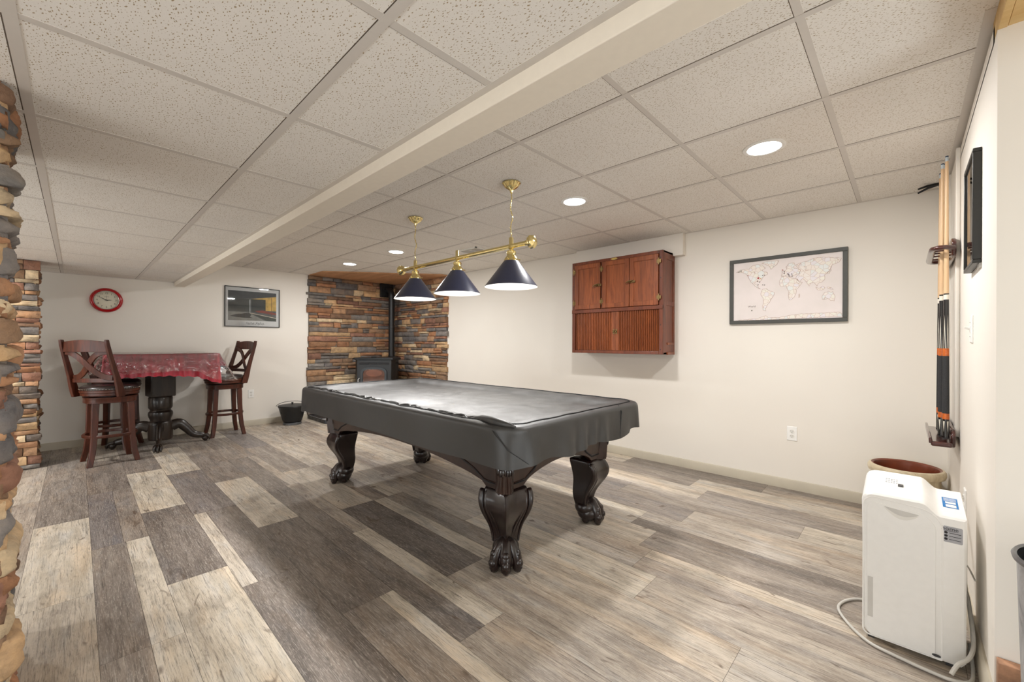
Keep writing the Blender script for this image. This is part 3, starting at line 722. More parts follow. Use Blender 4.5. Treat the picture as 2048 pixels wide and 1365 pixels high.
def cover_pt(u, v):
    """v 0..1: bottom hem -> top edge -> rail -> bed centre"""
    hx, hy = HX, HY; r = .13
    x, y, nx, ny = rrect(u, hx, hy, r)
    s1 = math.sin(u*2*PI*31+2*math.sin(u*19)); end = max(0, min(1, (x-.95)/.3)) ; w = 0.25+1.0*end*(1 if x > 0 else 0)
    fold = (.006*math.sin(x*7+y*5)+.010*w*mnoise.noise(Vector((x*5, y*7, 1.3))) + .011*w*math.sin(y*40+2.5*math.sin(y*9)))
    zb = .612 + .003*math.sin(x*5+2) + .008*w*math.sin(y*14+1) - .012*(x < -1.1)
    if y > .45 and x > 1.0: zb += .02
    if v < .5:
        q = v/.5
        z = zb+(.775-zb)*q; off = max(-.004, fold*.8+.003)*(1-q)**.8
        return (CC.x+x+nx*off, CC.y+y+ny*off, z)
    if v < .62:
        q = (v-.5)/.12; a = q*PI/2; R = .028
        return (CC.x+x-nx*R*(1-math.cos(a)), CC.y+y-ny*R*(1-math.cos(a)), .775+R*math.sin(a))
    if v < .80:
        q = (v-.62)/.18; k = .028+q*.16; sx_ = (hx-k)/hx; sy_ = (hy-k)/hy
        x2, y2, _, _ = rrect(u, hx-k, hy-k, max(.03, r-k*.6)); 
        wr = .005*math.sin(x2*31+3*math.sin(x2*7))*(y2 < -.35)*math.sin(q*PI)
        sag = .030*max(0, (q-.45)/.55)**1.3
        return (CC.x+x2, CC.y+y2, .803-sag+wr+.003*mnoise.noise(Vector((x2*9, y2*9, 4))))
    q = (v-.80)/.20; k = .188; x2, y2, _, _ = rrect(u, hx-k, hy-k, .05)
    f = 1-q; x3, y3 = x2*f, y2*f
    z = .773-.004*min(1, q*4)+.004*mnoise.noise(Vector((x3*3, y3*4, 9)))+.002*mnoise.noise(Vector((x3*11, y3*16, 2)))
    return (CC.x+x3, CC.y+y3, z)
VV = [0, .06, .14, .24, .34, .42, .47, .5, .52, .54, .56, .58, .60, .62, .65, .68, .71, .74, .77, .80] + [.80+.2*k/14 for k in range(1, 14)] + [.9995]
m = MB(); m.grid(lambda a, b: cover_pt(a, VV[int(round(b*(len(VV)-1)))]), NPER, len(VV)-1, closeu=True)
cov = m.build('billiard_table_cover', M_COVER, None, angle=180)
tag(cov, 'grey fitted vinyl cover draped over the billiard table', 'cover')
m = MB()
def seam(vv, jit, r=.0032, z=0):
    P = []
    for k in range(260):
        u = k/260; p = Vector(cover_pt(u, vv)); x = p.x-CC.x; y = p.y-CC.y
        if y < -.4: p.y += jit*(math.sin(x*13)+.6*math.sin(x*31+1)); 
        p.z += z; P.append(p)
    return P
m.tube(seam(.64, .010, z=.003), .003, 6, closed=True)
for (x, y0) in ((1.30, .33),):
    m.tube([(CC.x+HX+.004, CC.y+y0-.02*k/6, .80-.19*k/6) if k else (CC.x+HX-.02, CC.y+y0, .803) for k in range(7)], .003, 6)
m.tube([(CC.x+HX-.18+.012, CC.y-HY+.02, .80), (CC.x+HX-.10, CC.y-HY-.006, .77), (CC.x+HX-.04, CC.y-HY+.02, .70), (CC.x+HX+.008, CC.y-HY+.13, .615)], .0022, 6)
m.build('seam', M_SEAMC, cov)
m = MB()
for k in range(26):                         # gathered folds of slack cloth along the near rail
    x = -1.15+k*.088+rng.uniform(-.02, .02)
    P = [(CC.x+x+q*.022, CC.y-HY+.055+.012*math.sin(q*1.3+k)+.01*(k % 3), .800+.006*math.sin(PI*q/6)) for q in range(7)]
    m.tube(P, [.002, .006, .008, .009, .008, .006, .002], 8)
P = [(CC.x+HX-.34+q*.045, CC.y-HY+.05+.01*math.sin(q), .802+.012*math.sin(PI*q/7)) for q in range(8)]; m.tube(P, [.003, .012, .018, .020, .022, .02, .016, .004], 10)
m.build('slack_fold', M_COVER, cov, angle=180)

# ------------------------------------------------------------------ wall cabinet
FX0, FX1, FY, CZ0, CZ1 = -2.642, -1.629, 3.757, 1.083, 2.058
t = thing('wall_cabinet', 'old red oak wall cabinet with three doors over a fluted tambour front', 'cabinet', (-2.13, 3.9, CZ0))
m = MB()
m.box(FX0, FX0+.04, FY, FY+.022, CZ0, CZ1); m.box(FX1-.036, FX1, FY, FY+.022, CZ0, CZ1)        # stiles
m.box(FX0+.04, FX1-.036, FY, FY+.022, CZ1-.032, CZ1); m.box(FX0+.04, FX1-.036, FY, FY+.022, CZ0, CZ0+.03)
m.box(FX0+.0, FX1+.0, FY-.006, FY+.02, 1.508, 1.546); m.box(-2.283, -2.267, FY+.001, FY+.022, 1.545, CZ1-.03)
m.box(FX0, FX1, FY+.02, YB-.001, CZ1-.02, CZ1); m.box(FX0, FX1, FY+.02, YB-.001, CZ0, CZ0+.02)
m.box(FX0, FX0+.018, FY+.02, YB-.001, CZ0, CZ1); m.box(FX1-.024, FX1-.006, FY+.02, YB-.001, CZ0, CZ1)
m.box(FX0+.01, FX1-.01, YB-.03, YB-.001, CZ0, CZ1)
# side panel frame
m.box(FX1-.012, FX1, FY+.02, FY+.085, CZ0, CZ1); m.box(FX1-.012, FX1, YB-.035, YB-.001, CZ0, CZ1)
for za, zb in ((CZ1-.075, CZ1), (1.545, 1.588), (CZ0, CZ0+.105)): m.box(FX1-.012, FX1, FY+.08, YB-.03, za, zb)
m.build('carcass', M_OAKDARK, t, bevel=.003)
def cab_door(x0, x1, hinge):
    z0, z1 = 1.549, 2.024; y0 = FY-.014
    m = MB(); s = .045
    m.box(x0, x0+s, y0, FY-.001, z0, z1); m.box(x1-s, x1, y0, FY-.001, z0, z1); m.box(x0+s, x1-s, y0, FY-.001, z1-s, z1); m.box(x0+s, x1-s, y0, FY-.001, z0, z0+s)
    d = m.build('door', M_OAK, t, bevel=.002)
    m = MB(); m.box(x0+s-.005, x1-s+.005, y0+.008, FY-.002, z0+s-.005, z1-s+.005); m.build('panel', M_OAK, d)
    hx = x0-.006 if hinge < 0 else x1+.006
    for zz in (z0+.07, z1-.07):
        m = MB(); m.tube([(hx, y0-.004, zz-.026), (hx, y0-.004, zz+.026)], .005, 10)
        for k in (-1, 1): m.box(min(hx, hx+k*.020), max(hx, hx+k*.020), y0-.002, y0+.002, zz-.016, zz+.016); m.ball((hx, y0-.004, zz+k*.029), .006, 8, 6)
        m.build('hinge', M_OLDBRASS, d)
    return d
d1 = cab_door(-2.601, -2.285, -1); d2 = cab_door(-2.264, -1.963, -1); d3 = cab_door(-1.957, -1.667, 1)
for d, x, sg in ((d1, -2.309, 1), (d3, -1.937, -1)):
    m = MB(); y = FY-.016; m.box(x-.022, x+.014, y-.008, y, 1.775, 1.805); m.box(x+.012, x+.04, y-.007, y, 1.778, 1.800)
    m.lathe([(.0001, 0), (.012, 0), (.012, .012), (.007, .02), (.0001, .022)], 0, 0, 16, Matrix.Translation((x-.005, y-.006, 1.79)) @ Matrix.Rotation(PI/2, 4, 'X'))
    m.tube([(x-.05*1, y-.022, 1.778), (x-.02, y-.026, 1.79), (x+.02, y-.022, 1.796)], [.004, .008, .005], 10)
    m.build('latch', M_OLDBRASS, d, bevel=.002)
tm = MB()                                  # fluted tambour
for side, (xa, xb) in enumerate(((-2.596, -2.122), (-2.118, -1.668))):
    m = MB(); n = 24; w = (xb-xa)/n
    for k in range(n):
        x0 = xa+k*w; m.prism([(x0+.0018, 0), (x0+.0028, -.009), (x0+w*.5, -.014), (x0+w-.0028, -.009), (x0+w-.0018, 0)], lambda a, b: (a, FY+.018+b, CZ0+.033), lambda a, b: (a, FY+.018+b, 1.507))
    if side == 0: m.box(-2.160, -2.121, FY+.004, FY+.018, CZ0+.033, 1.507)
    else: m.box(-2.119, -2.080, FY+.004, FY+.018, CZ0+.033, 1.507)
    tb = m.build('tambour_door', M_OAK, t, angle=50)
    kx = -2.133 if side == 0 else -2.106
    m = MB(); m.lathe([(.004, 0), (.005, .008), (.010, .013), (.011, .018), (.007, .023), (.0001, .024)], 0, 0, 16, Matrix.Translation((kx, FY+.004, 1.306)) @ Matrix.Rotation(PI/2, 4, 'X')); m.box(kx-.009, kx+.009, FY+.001, FY+.0045, 1.28, 1.33); m.build('knob', M_OLDBRASS, tb)
m = MB(); m.box(FX0+.05, FX1-.04, FY+.0175, FY+.0215, CZ0+.02, 1.52); m.build('backing', M_BLACKWOOD, t)
m = MB(); m.prism([(.036*math.cos(a)*(1+.08*math.cos(6*a)), .0105*math.sin(a)) for a in [k*2*PI/24 for k in range(24)]], lambda a, b: (-2.131+a, FY-.003, 2.042+b), lambda a, b: (-2.131+a, FY+.001, 2.042+b)); m.build('nameplate', plain('brass_plate', srgb(212,186,110), 0.35, .6), t)
m = MB(); m.box(FX1-.004, FX1+.006, FY+.10, YB-.04, CZ0+.09, CZ0+.112); m.box(FX1-.004, FX1+.012, FY+.09, YB-.03, CZ0-.004, CZ0+.02); m.build('bracket', M_OAK, t, bevel=.002)
for (x, z) in ((FX1-.02, 1.99), (FX1-.02, 1.80), (FX1-.02, 1.36), (FX1-.02, 1.13), (FX0+.02, 1.80), (FX0+.02, 1.13)):
    m = MB(); m.ball((x, FY, z), (.005, .0025, .005), 10, 6); m.build('screw_plug', M_BLACKWOOD, t)
# painted box behind the cabinet top
m = MB(); m.prism([(-2.74, 2.061), (-1.626, 2.061), (-1.626, 2.03), (-1.53, 2.03), (-1.53, H2-.001), (-2.74, H2-.001)], lambda a, b: (a, 3.973, b), lambda a, b: (a, YB-.0005, b)); struct(m.build('trim_2', M_WALL, bevel=.002), 'small painted soffit box above the wall cabinet')

# ------------------------------------------------------------------ framed map
MX0, MX1, MZ0, MZ1 = -1.132, -0.318, 1.358, 1.921
t = thing('framed_map', 'framed world map with black frame and coloured pins on the back wall', 'map', (-.725, YB, MZ0))
def picture_frame(t, ax, d0, d1, a0, a1, z0, z1, w, mat, name='frame', bev=.002):
    m = MB()
    def bx(aa, ab, za, zb):
        if ax == 'x': m.box(aa, ab, min(d0, d1), max(d0, d1), za, zb)
        else: m.box(min(d0, d1), max(d0, d1), aa, ab, za, zb)
    bx(a0, a1, z1-w, z1); bx(a0, a1, z0, z0+w); bx(a0, a0+w, z0+w, z1-w); bx(a1-w, a1, z0+w, z1-w)
    return m.build(name, mat, t, bevel=bev)
picture_frame(t, 'x', YB-.028, YB-.001, MX0, MX1, MZ0, MZ1, .030, M_FRAMEG)
T = NT('map_paper'); v = T.coord(); n = T.noise(v, 5, 4); T.set(Base_Color=T.ramp(n, [(0.3, srgb(226,218,214)), (0.7, srgb(236,226,224))]), Roughness=0.6); M_MAP = T.m
m = MB(); m.box(MX0+.02, MX1-.02, YB-.016, YB-.004, MZ0+.02, MZ1-.02); mp_ = m.build('map_sheet', M_MAP, t, smooth=False)
LANDS = {
'na': [(-1.079, 1.814), (-1.035, 1.837), (-0.985, 1.831), (-0.96, 1.856), (-0.911, 1.863), (-0.881, 1.852), (-0.857, 1.822), (-0.887, 1.812), (-0.875, 1.797), (-0.851, 1.794), (-0.839, 1.774), (-0.863, 1.762), (-0.881, 1.75), (-0.887, 1.727), (-0.899, 1.711), (-0.911, 1.719), (-0.935, 1.718), (-0.935, 1.694), (-0.917, 1.685), (-0.911, 1.664), (-0.892, 1.649), (-0.91, 1.66), (-0.935, 1.68), (-0.959, 1.71), (-0.978, 1.74), (-0.991, 1.776), (-1.009, 1.795), (-1.035, 1.809)],
'green': [(-0.887, 1.867), (-0.852, 1.880), (-0.759, 1.877), (-0.776, 1.846), (-0.805, 1.823), (-0.819, 1.811), (-0.834, 1.84), (-0.857, 1.856)],
'sa': [(-0.88, 1.647), (-0.851, 1.652), (-0.833, 1.633), (-0.792, 1.616), (-0.798, 1.587), (-0.815, 1.561), (-0.827, 1.535), (-0.844, 1.515), (-0.85, 1.495), (-0.862, 1.469), (-0.85, 1.462), (-0.874, 1.47), (-0.877, 1.504), (-0.871, 1.551), (-0.874, 1.572), (-0.892, 1.607), (-0.886, 1.631)],
'africa': [(-0.744, 1.729), (-0.719, 1.742), (-0.686, 1.729), (-0.675, 1.721), (-0.637, 1.711), (-0.62, 1.683), (-0.602, 1.681), (-0.62, 1.651), (-0.642, 1.627), (-0.642, 1.594), (-0.652, 1.569), (-0.674, 1.544), (-0.688, 1.545), (-0.693, 1.579), (-0.691, 1.611), (-0.705, 1.639), (-0.71, 1.659), (-0.747, 1.659), (-0.758, 1.69), (-0.753, 1.713)],
'europe': [(-0.744, 1.742), (-0.742, 1.765), (-0.719, 1.766), (-0.725, 1.786), (-0.703, 1.797), (-0.714, 1.818), (-0.692, 1.841), (-0.659, 1.844), (-0.648, 1.823), (-0.67, 1.806), (-0.637, 1.795), (-0.615, 1.78), (-0.621, 1.754), (-0.653, 1.745), (-0.68, 1.735), (-0.702, 1.754), (-0.719, 1.742)],
'asia': [(-0.648, 1.823), (-0.599, 1.842), (-0.573, 1.845), (-0.521, 1.864), (-0.47, 1.863), (-0.357, 1.841), (-0.371, 1.812), (-0.41, 1.798), (-0.42, 1.769), (-0.44, 1.74), (-0.46, 1.723), (-0.454, 1.698), (-0.469, 1.674), (-0.495, 1.664), (-0.505, 1.64), (-0.525, 1.674), (-0.546, 1.669), (-0.557, 1.645), (-0.578, 1.685), (-0.599, 1.713), (-0.62, 1.683), (-0.647, 1.718), (-0.621, 1.754), (-0.615, 1.78)],
'aus': [(-0.474, 1.562), (-0.459, 1.586), (-0.434, 1.593), (-0.419, 1.582), (-0.409, 1.591), (-0.392, 1.549), (-0.399, 1.519), (-0.419, 1.52), (-0.439, 1.54), (-0.469, 1.53)],
'ant': [(-1.065, 1.393), (-0.91, 1.403), (-0.856, 1.424), (-0.838, 1.407), (-0.763, 1.404), (-0.679, 1.42), (-0.598, 1.429), (-0.545, 1.427), (-0.37, 1.431), (-0.352, 1.418), (-0.352, 1.398), (-0.419, 1.396), (-0.735, 1.391), (-1.033, 1.388)],
'indo': [(-0.515, 1.635), (-0.495, 1.62), (-0.469, 1.637), (-0.454, 1.623), (-0.469, 1.608), (-0.5, 1.611)],
'png': [(-0.444, 1.628), (-0.419, 1.62), (-0.405, 1.606), (-0.429, 1.611)],
'mad': [(-0.625, 1.586), (-0.615, 1.592), (-0.62, 1.56), (-0.626, 1.56)],
'uk': [(-0.742, 1.781), (-0.73, 1.797), (-0.726, 1.78), (-0.736, 1.774)],
'jap': [(-0.445, 1.734), (-0.425, 1.751), (-0.42, 1.762), (-0.415, 1.756), (-0.43, 1.729)]}
T = NT('map_land'); v = T.coord(); 
vo = T.n('ShaderNodeTexVoronoi'); vo.inputs['Scale'].default_value = 34; T.l(v, vo.inputs['Vector'])
se = T.n('ShaderNodeSeparateColor'); T.l(vo.outputs['Color'], se.inputs[0])
c = T.ramp(se.outputs[0], [(0, srgb(237,230,224)), (.25, srgb(230,232,230)), (.5, srgb(236,227,219)), (.75, srgb(232,227,230)), (.9, srgb(236,232,222))], 'CONSTANT')
vd = T.n('ShaderNodeTexVoronoi'); vd.feature = 'DISTANCE_TO_EDGE'; vd.inputs['Scale'].default_value = 34; T.l(v, vd.inputs['Vector'])
c = T.mix(T.ramp(vd.outputs['Distance'], [(0.0, (.75,.75,.75,1)), (.05, (0,0,0,1))]), c, srgb(184,150,134)); T.set(Base_Color=c, Roughness=.6); M_LAND = T.m
M_COAST = plain('map_coastline', srgb(176,140,124), .7)
land = MB(); coast = MB(); rg = random.Random(3)
for k, P in LANDS.items():
    Q = []
    for i in range(len(P)):
        a = Vector(P[i]); b = Vector(P[(i+1) % len(P)]); n = max(1, int((b-a).length/.009))
        for q in range(n): p = a.lerp(b, q/n)+Vector((rg.uniform(-1,1), rg.uniform(-1,1)))*.0022; Q.append((p.x, p.y))
    land.prism(Q, lambda a, b: (a, YB-.0162, b), lambda a, b: (a, YB-.0168, b))
    coast.tube([(a, YB-.0168, b) for a, b in Q], .0009, 5, closed=True)
land.build('landmass', M_LAND, mp_, smooth=False); coast.build('coastline', M_COAST, mp_)
M_PINB = plain('black_pin', srgb(30,26,40), .3); M_PINR = plain('red_pin', srgb(176,22,34), .3); M_PINO = plain('orange_pin', srgb(232,160,60), .3)
for i, (x, z) in enumerate([(-1.06, 1.814), (-1.051, 1.82), (-1.041, 1.822), (-0.989, 1.776), (-0.878, 1.765), (-0.864, 1.767), (-0.917, 1.721), (-0.9, 1.712), (-0.912, 1.689), (-0.878, 1.685), (-0.864, 1.683), (-0.724, 1.764), (-0.722, 1.777), (-0.698, 1.76), (-0.692, 1.751), (-0.69, 1.739), (-0.672, 1.754), (-0.669, 1.737), (-0.911, 1.746), (-0.893, 1.741), (-0.736, 1.794)]):
    m = MB(); r = .0036
    if i == 18:
        m.prism([((.011 if k % 2 == 0 else .0048)*math.sin(k*PI/5), (.011 if k % 2 == 0 else .0048)*math.cos(k*PI/5)) for k in range(10)], lambda a, b: (x+a, YB-.017, z+b), lambda a, b: (x+a, YB-.019, z+b))
        m.build('star_marker', M_PINR, t)
    else:
        m.ball((x, YB-.020, z), r, 10, 6); m.tube([(x, YB-.016, z), (x, YB-.02, z)], .0008, 5)
        m.build('pin', M_PINO if i == 19 else (M_PINR if i in (3, 20) else M_PINB), t)
MT = lambda x, z, y=YB-.0172: frame_M((x, y, z), (1,0,0), (0,0,1))
text_mesh('map_title', 'World', .021, plain('map_ink', srgb(110,92,84), .7), t, MT(-.959, 1.506), .0003)
m = MB(); m.lathe([(.0001, 0), (.0055, 0), (.0055, .0006), (.0001, .0006)], 0, 0, 16, Matrix.Translation((-.959, YB-.0165, 1.472)) @ Matrix.Rotation(PI/2, 4, 'X')); m.build('map_emblem', plain('emblem_ink', srgb(110,110,96), .7), t)

# ------------------------------------------------------------------ poster on the clock wall
t = thing('framed_poster', 'thin black framed poster with a dark street scene and yellow window', 'picture', (XA, 1.74, 1.402))
picture_frame(t, 'y', XA+.001, XA+.024, 1.396, 2.086, 1.402, 1.963, .010, M_BLACKF)
m = MB(); m.box(XA+.003, XA+.012, 1.403, 2.079, 1.409, 1.956); mat_ = m.build('mat_board', plain('white_mat', srgb(232,232,230), .6, var=.01), t, smooth=False)
AXX = XA+.0125
def art(poly, col, name, d=0):
    m = MB(); m.prism(poly, lambda a, b: (AXX-.001, a, b), lambda a, b: (AXX+.0003+d*.0004, a, b)); return m.build(name, plain('print_'+name, col, .6, var=.14, scale=14), mat_, smooth=False)
y0, y1, z0, z1 = 1.438, 2.04, 1.492, 1.905
art([(y0,z0),(y1,z0),(y1,z1),(y0,z1)], srgb(96,98,98), 'print_ground')
art([(y0,z1),(y1,z1),(y1,z1-.05),(y0,z1-.13)], srgb(70,74,76), 'dark_band', 1)
art([(y0,1.62),(1.70,1.62),(1.70,1.80),(y0,1.79)], srgb(66,70,66), 'dark_wall', 1)
art([(1.72,1.62),(1.90,1.60),(1.90,1.80),(1.72,1.80)], srgb(52,58,56), 'dark_opening', 2)
art([(1.72,1.80),(y1,1.855),(y1,1.64),(1.90,1.64),(1.90,1.795)], srgb(228,186,96), 'yellow_block', 1)
art([(1.76,1.63),(1.86,1.645),(y1,1.61),(y1,1.585),(1.80,1.615)], srgb(150,66,52), 'rust_band', 3)
art([(1.70,1.60),(y1,1.535),(y1,z0),(1.93,z0)], srgb(58,66,60), 'green_band', 2)
art([(1.70,1.606),(y1,1.543),(y1,1.533),(1.70,1.596)], srgb(210,200,180), 'pale_edge', 4)
art([(y0,1.61),(1.68,1.61),(1.72,1.585),(1.90,z0),(y0,z0)], srgb(150,150,142), 'pale_pavement', 1)
art([(1.46,1.55),(1.52,1.575),(1.60,1.585),(1.68,1.605),(1.72,1.58),(1.70,1.545),(1.74,1.53),(1.62,1.53),(1.54,1.535)], srgb(54,56,54), 'dark_shape', 3)
art([(1.695,1.79),(1.705,1.79),(1.705,1.60),(1.695,1.60)], srgb(190,196,196), 'post_line', 4)
art([(1.975,1.84),(1.981,1.84),(1.981,1.56),(1.975,1.56)], srgb(120,70,52), 'window_bar', 4)
m = MB(); rg = random.Random(9)                   # handwritten scrawl under the print, not letters
def scrawl(ya, yb, n):
    P = []
    for k in range(n*8):
        u = k/(n*8-1); P.append((AXX+.0004, ya+(yb-ya)*u+.005*math.cos(k*.79), 1.450+(.012+.008*(k % 24 < 5))*math.sin(k*.79)+.004*math.sin(k*.31)))
    m.tube(P, .0013, 5)
scrawl(1.66, 1.76, 6); scrawl(1.785, 1.88, 6); m.tube([(AXX+.0004, 1.77, 1.432), (AXX+.0004, 1.79, 1.475)], .0015, 5); m.build('handwriting', M_INK, mat_)
m = MB(); m.box(XA+.0165, XA+.018, 1.404, 2.078, 1.41, 1.955); m.build('glass', M_GLASS, t, smooth=False)

# ------------------------------------------------------------------ clock
CYY, CZZ = .241, 1.669
t = thing('wall_clock', 'round red framed clock on the far left wall', 'clock', (XA, CYY, CZZ-.14))
MC = Matrix(((0,0,1,XA),(1,0,0,CYY),(0,1,0,CZZ),(0,0,0,1)))          # local x->Y, y->Z, z->X
m = MB(); m.lathe([(.100, .001), (.136, .001), (.141, .010), (.139, .024), (.130, .036), (.118, .040), (.110, .036), (.1075, .026)], 0, 0, 72, MC); m.build('rim', plain('red_gloss', srgb(176,14,22), .25, var=.02, coat=.4), t)
m = MB(); m.lathe([(.1085, .018), (.1085, .034), (.104, .036), (.101, .030), (.101, .018)], 0, 0, 72, MC); m.build('bezel', plain('silver_bezel', srgb(225,222,216), .25, .6), t)
m = MB(); m.lathe([(.0001, .019), (.103, .019)], 0, 0, 64, MC); m.build('dial', plain('clock_dial', srgb(226,220,200), .6, var=.03, scale=9), t)
for k in range(12):
    a = k*PI/6; n = 12 if k == 0 else k
    text_mesh('numeral', str(n), .027, plain('numeral_ink', srgb(64,40,36), .6) if k == 0 else bpy.data.materials['numeral_ink'], t, MC @ Matrix.Translation((.079*math.sin(a), .079*math.cos(a), .0196)), .0003)
m = MB()
for k in range(60):
    a = k*PI/30; r0_ = .093 if k % 5 else .090
    m.tube([MC @ Vector((r0_*math.sin(a), r0_*math.cos(a), .0196)), MC @ Vector((.098*math.sin(a), .098*math.cos(a), .0196))], .0006 if k % 5 else .0012, 4)
m.build('minute_track', M_INK, t)
def hand(ang, L, w, z, name, mat):
    m = MB(); d = Vector((math.sin(ang), math.cos(ang))); p = Vector((d.y, -d.x))
    pts = [-d*.015-p*w*.6, -d*.015+p*w*.6, d*L*.5+p*w, d*L, d*L*.5-p*w]
    m.prism([(q.x, q.y) for q in pts], lambda a, b: MC @ Vector((a, b, z)), lambda a, b: MC @ Vector((a, b, z+.0012))); m.build(name, mat, t)
hand(math.radians(88), .050, .0035, .0225, 'hour_hand', M_INK); hand(math.radians(299), .078, .003, .0245, 'minute_hand', M_INK); hand(0, .070, .0008, .0265, 'second_hand', M_INK)
m = MB(); m.lathe([(.0001, .029), (.005, .028), (.005, .02)], 0, 0, 16, MC); m.build('hub', M_INK, t)
text_mesh('dial_text', 'QUARTZ', .009, bpy.data.materials['numeral_ink'], t, MC @ Matrix.Translation((0, .040, .0196)), .0002)

# ------------------------------------------------------------------ outlets and switch
def wall_plate(name, label, cat, M, kind, plugs=()):
    o = M.translation; t = thing(name, label, cat, (o.x, o.y, o.z-.06))
    m = MB(); w, h = .0355, .0585
    m.sweep([[M @ Vector((a*w*s, b*h*s, z)) for a, b in ((-1,-1),(1,-1),(1,1),(-1,1))] for s, z in ((1, 0), (1, .003), (.93, .006))]); m.build('plate', M_WHITE, t, bevel=.001)
    if kind == 'outlet':
        for s in (-1, 1):
            m = MB(); m.prism([(.017*math.cos(a), .0145*math.sin(a)) for a in [k*PI/10 for k in range(20)]], lambda a, b: M @ Vector((a, b+s*.0195, .006)), lambda a, b: M @ Vector((a, b+s*.0195, .0085)))
            r = m.build('receptacle', M_WHITE2, t)
            m = MB()
            for dx, hh in ((-.0065, .009), (.0065, .0075)): m.obox(M @ Matrix.Translation((dx, s*.0195+.003, .0088)), .0022, hh, .0008)
            m.obox(M @ Matrix.Translation((0, s*.0195-.008, .0088)), .0045, .0045, .0008); m.build('slots', M_DGREY, r, smooth=False)
    else:
        m = MB(); m.obox(M @ Matrix.Translation((0, 0, .007)), .012, .026, .003); m.obox(M @ Matrix.Translation((0, .004, .014)) @ Matrix.Rotation(-.5, 4, 'X'), .008, .008, .020); m.build('toggle', M_WHITE2, t, bevel=.001)
    m = MB()
    for s in ((0,) if kind == 'outlet' else (-.03, .03)): m.ball(M @ Vector((0, s, .0065)), .0028, 8, 5)
    m.build('screw', M_LGREY, t)
    return t
MBW = lambda x, z: frame_M((x, YB, z), (1,0,0), (0,0,1))
MLW = lambda y, z: Matrix(((0,0,1,XA),(1,0,0,y),(0,1,0,z),(0,0,0,1)))
MRW = lambda y, z: Matrix(((0,0,-1,XC),(-1,0,0,y),(0,1,0,z),(0,0,0,1)))
wall_plate('wall_outlet', 'white double outlet low on the back wall below the map', 'outlet', MBW(-.668, .455), 'outlet')
wall_plate('wall_outlet', 'white outlet on the left wall behind the bar stool by itself', 'outlet', MLW(1.72, .45), 'outlet')
oc = wall_plate('wall_outlet', 'white outlet on the right wall behind the dehumidifier', 'outlet', MRW(2.86, .455), 'outlet')
wall_plate('light_switch', 'white toggle light switch on the right wall by the cue rack', 'switch', MRW(2.63, 1.25), 'switch')

# ------------------------------------------------------------------ framed picture on the right wall
t = thing('framed_picture', 'small black deep framed picture with red and grey prints on the right wall', 'picture', (XC, 2.50, 1.49))
picture_frame(t, 'y', XC-.024, XC-.0005, 2.335, 2.665, 1.492, 1.925, .014, M_BLACKF)
T = NT('abstract_print'); v = T.coord((1, 4, 5)); vo = T.n('ShaderNodeTexVoronoi'); vo.inputs['Scale'].default_value = 1.6; T.l(v, vo.inputs['Vector']); se = T.n('ShaderNodeSeparateColor'); T.l(vo.outputs['Color'], se.inputs[0])
T.set(Base_Color=T.ramp(se.outputs[0], [(0, srgb(196,190,180)), (.3, srgb(205,150,135)), (.45, srgb(170,170,165)), (.6, srgb(190,92,82)), (.7, srgb(214,200,186)), (.9, srgb(140,138,135))], 'CONSTANT'), Roughness=.5)
m = MB(); m.box(XC-.014, XC-.004, 2.345, 2.655, 1.50, 1.918); m.build('print', T.m, t, smooth=False)
m = MB(); m.box(XC-.019, XC-.0175, 2.347, 2.653, 1.502, 1.916); m.build('glass', M_GLASS2, t, smooth=False)
m = MB(); m.box(XC-.006, XC+0, 2.342, 2.40, 1.476, 1.494); m.build('hanger', M_LGREY, t)

# ------------------------------------------------------------------ cue rack and cues
m = MB()
for a, b, th in ((3.20, 3.245, .016), (3.26, 3.66, .008), (3.675, 3.72, .016)): m.box(XC-th, XC, a, b, .70, H2-.02)
struct(m.build('trim_3', M_WALL, bevel=.002), 'upright painted boards on the right wall behind the cues')
M_RACK = wood('rack_mahogany', srgb(48,20,16), srgb(84,38,30), .22, (1,.2,1), coat=.6, grain=20)
def rack_plate(t, z):
    m = MB(); P = [(3.13, z-.02), (3.15, z-.05), (3.19, z-.06), (3.62, z-.06), (3.66, z-.05), (3.68, z-.02), (3.68, z+.02), (3.66, z+.045), (3.19, z+.045), (3.15, z+.035), (3.13, z+.015)]
    m.prism(P, lambda a, b: (XC-.0165, a, b), lambda a, b: (XC-.034, a, b)); return m.build('back_plate', M_RACK, t, bevel=.006, seg=3)
t = thing('cue_rack', 'dark wood upper cue rack arm on the right wall holding the cue shafts', 'cue rack', (XC, 3.4, 1.64), 0, 'cue rack pieces')
rack_plate(t, 1.70)
m = MB(); P = []
for k in range(9): a = -PI/2-k*PI/8; 
path = [(XC-.03, 3.12, 1.685), (XC-.06, 3.085, 1.685), (XC-.085, 3.085, 1.685), (XC-.102, 3.11, 1.685), (XC-.104, 3.2, 1.685), (XC-.104, 3.55, 1.685), (XC-.100, 3.60, 1.685), (XC-.08, 3.62, 1.685), (XC-.03, 3.62, 1.685)]
m.tube(path, .012, 10, up=(0,0,1), flat=1.2); m.build('arm', M_RACK, t, angle=60)
m = MB()
for y in (3.17, 3.25, 3.355, 3.48): m.tube([(XC-.10, y-.0, 1.682), (XC-.032, y, 1.682)], .005, 8)
m.build('divider', M_RACK, t)
t = thing('cue_rack', 'dark wood lower cue rack shelf on the right wall under the cue butts', 'cue rack', (XC, 3.4, .64), 0, 'cue rack pieces')
rack_plate(t, .70)
m = MB(); m.box(XC-.108, XC-.03, 3.09, 3.66, .655, .680); m.build('shelf', M_RACK, t, bevel=.008, seg=3)
m = MB(); m.box(XC-.115, XC-.104, 3.09, 3.66, .668, .700); m.build('lip', M_RACK, t, bevel=.004)
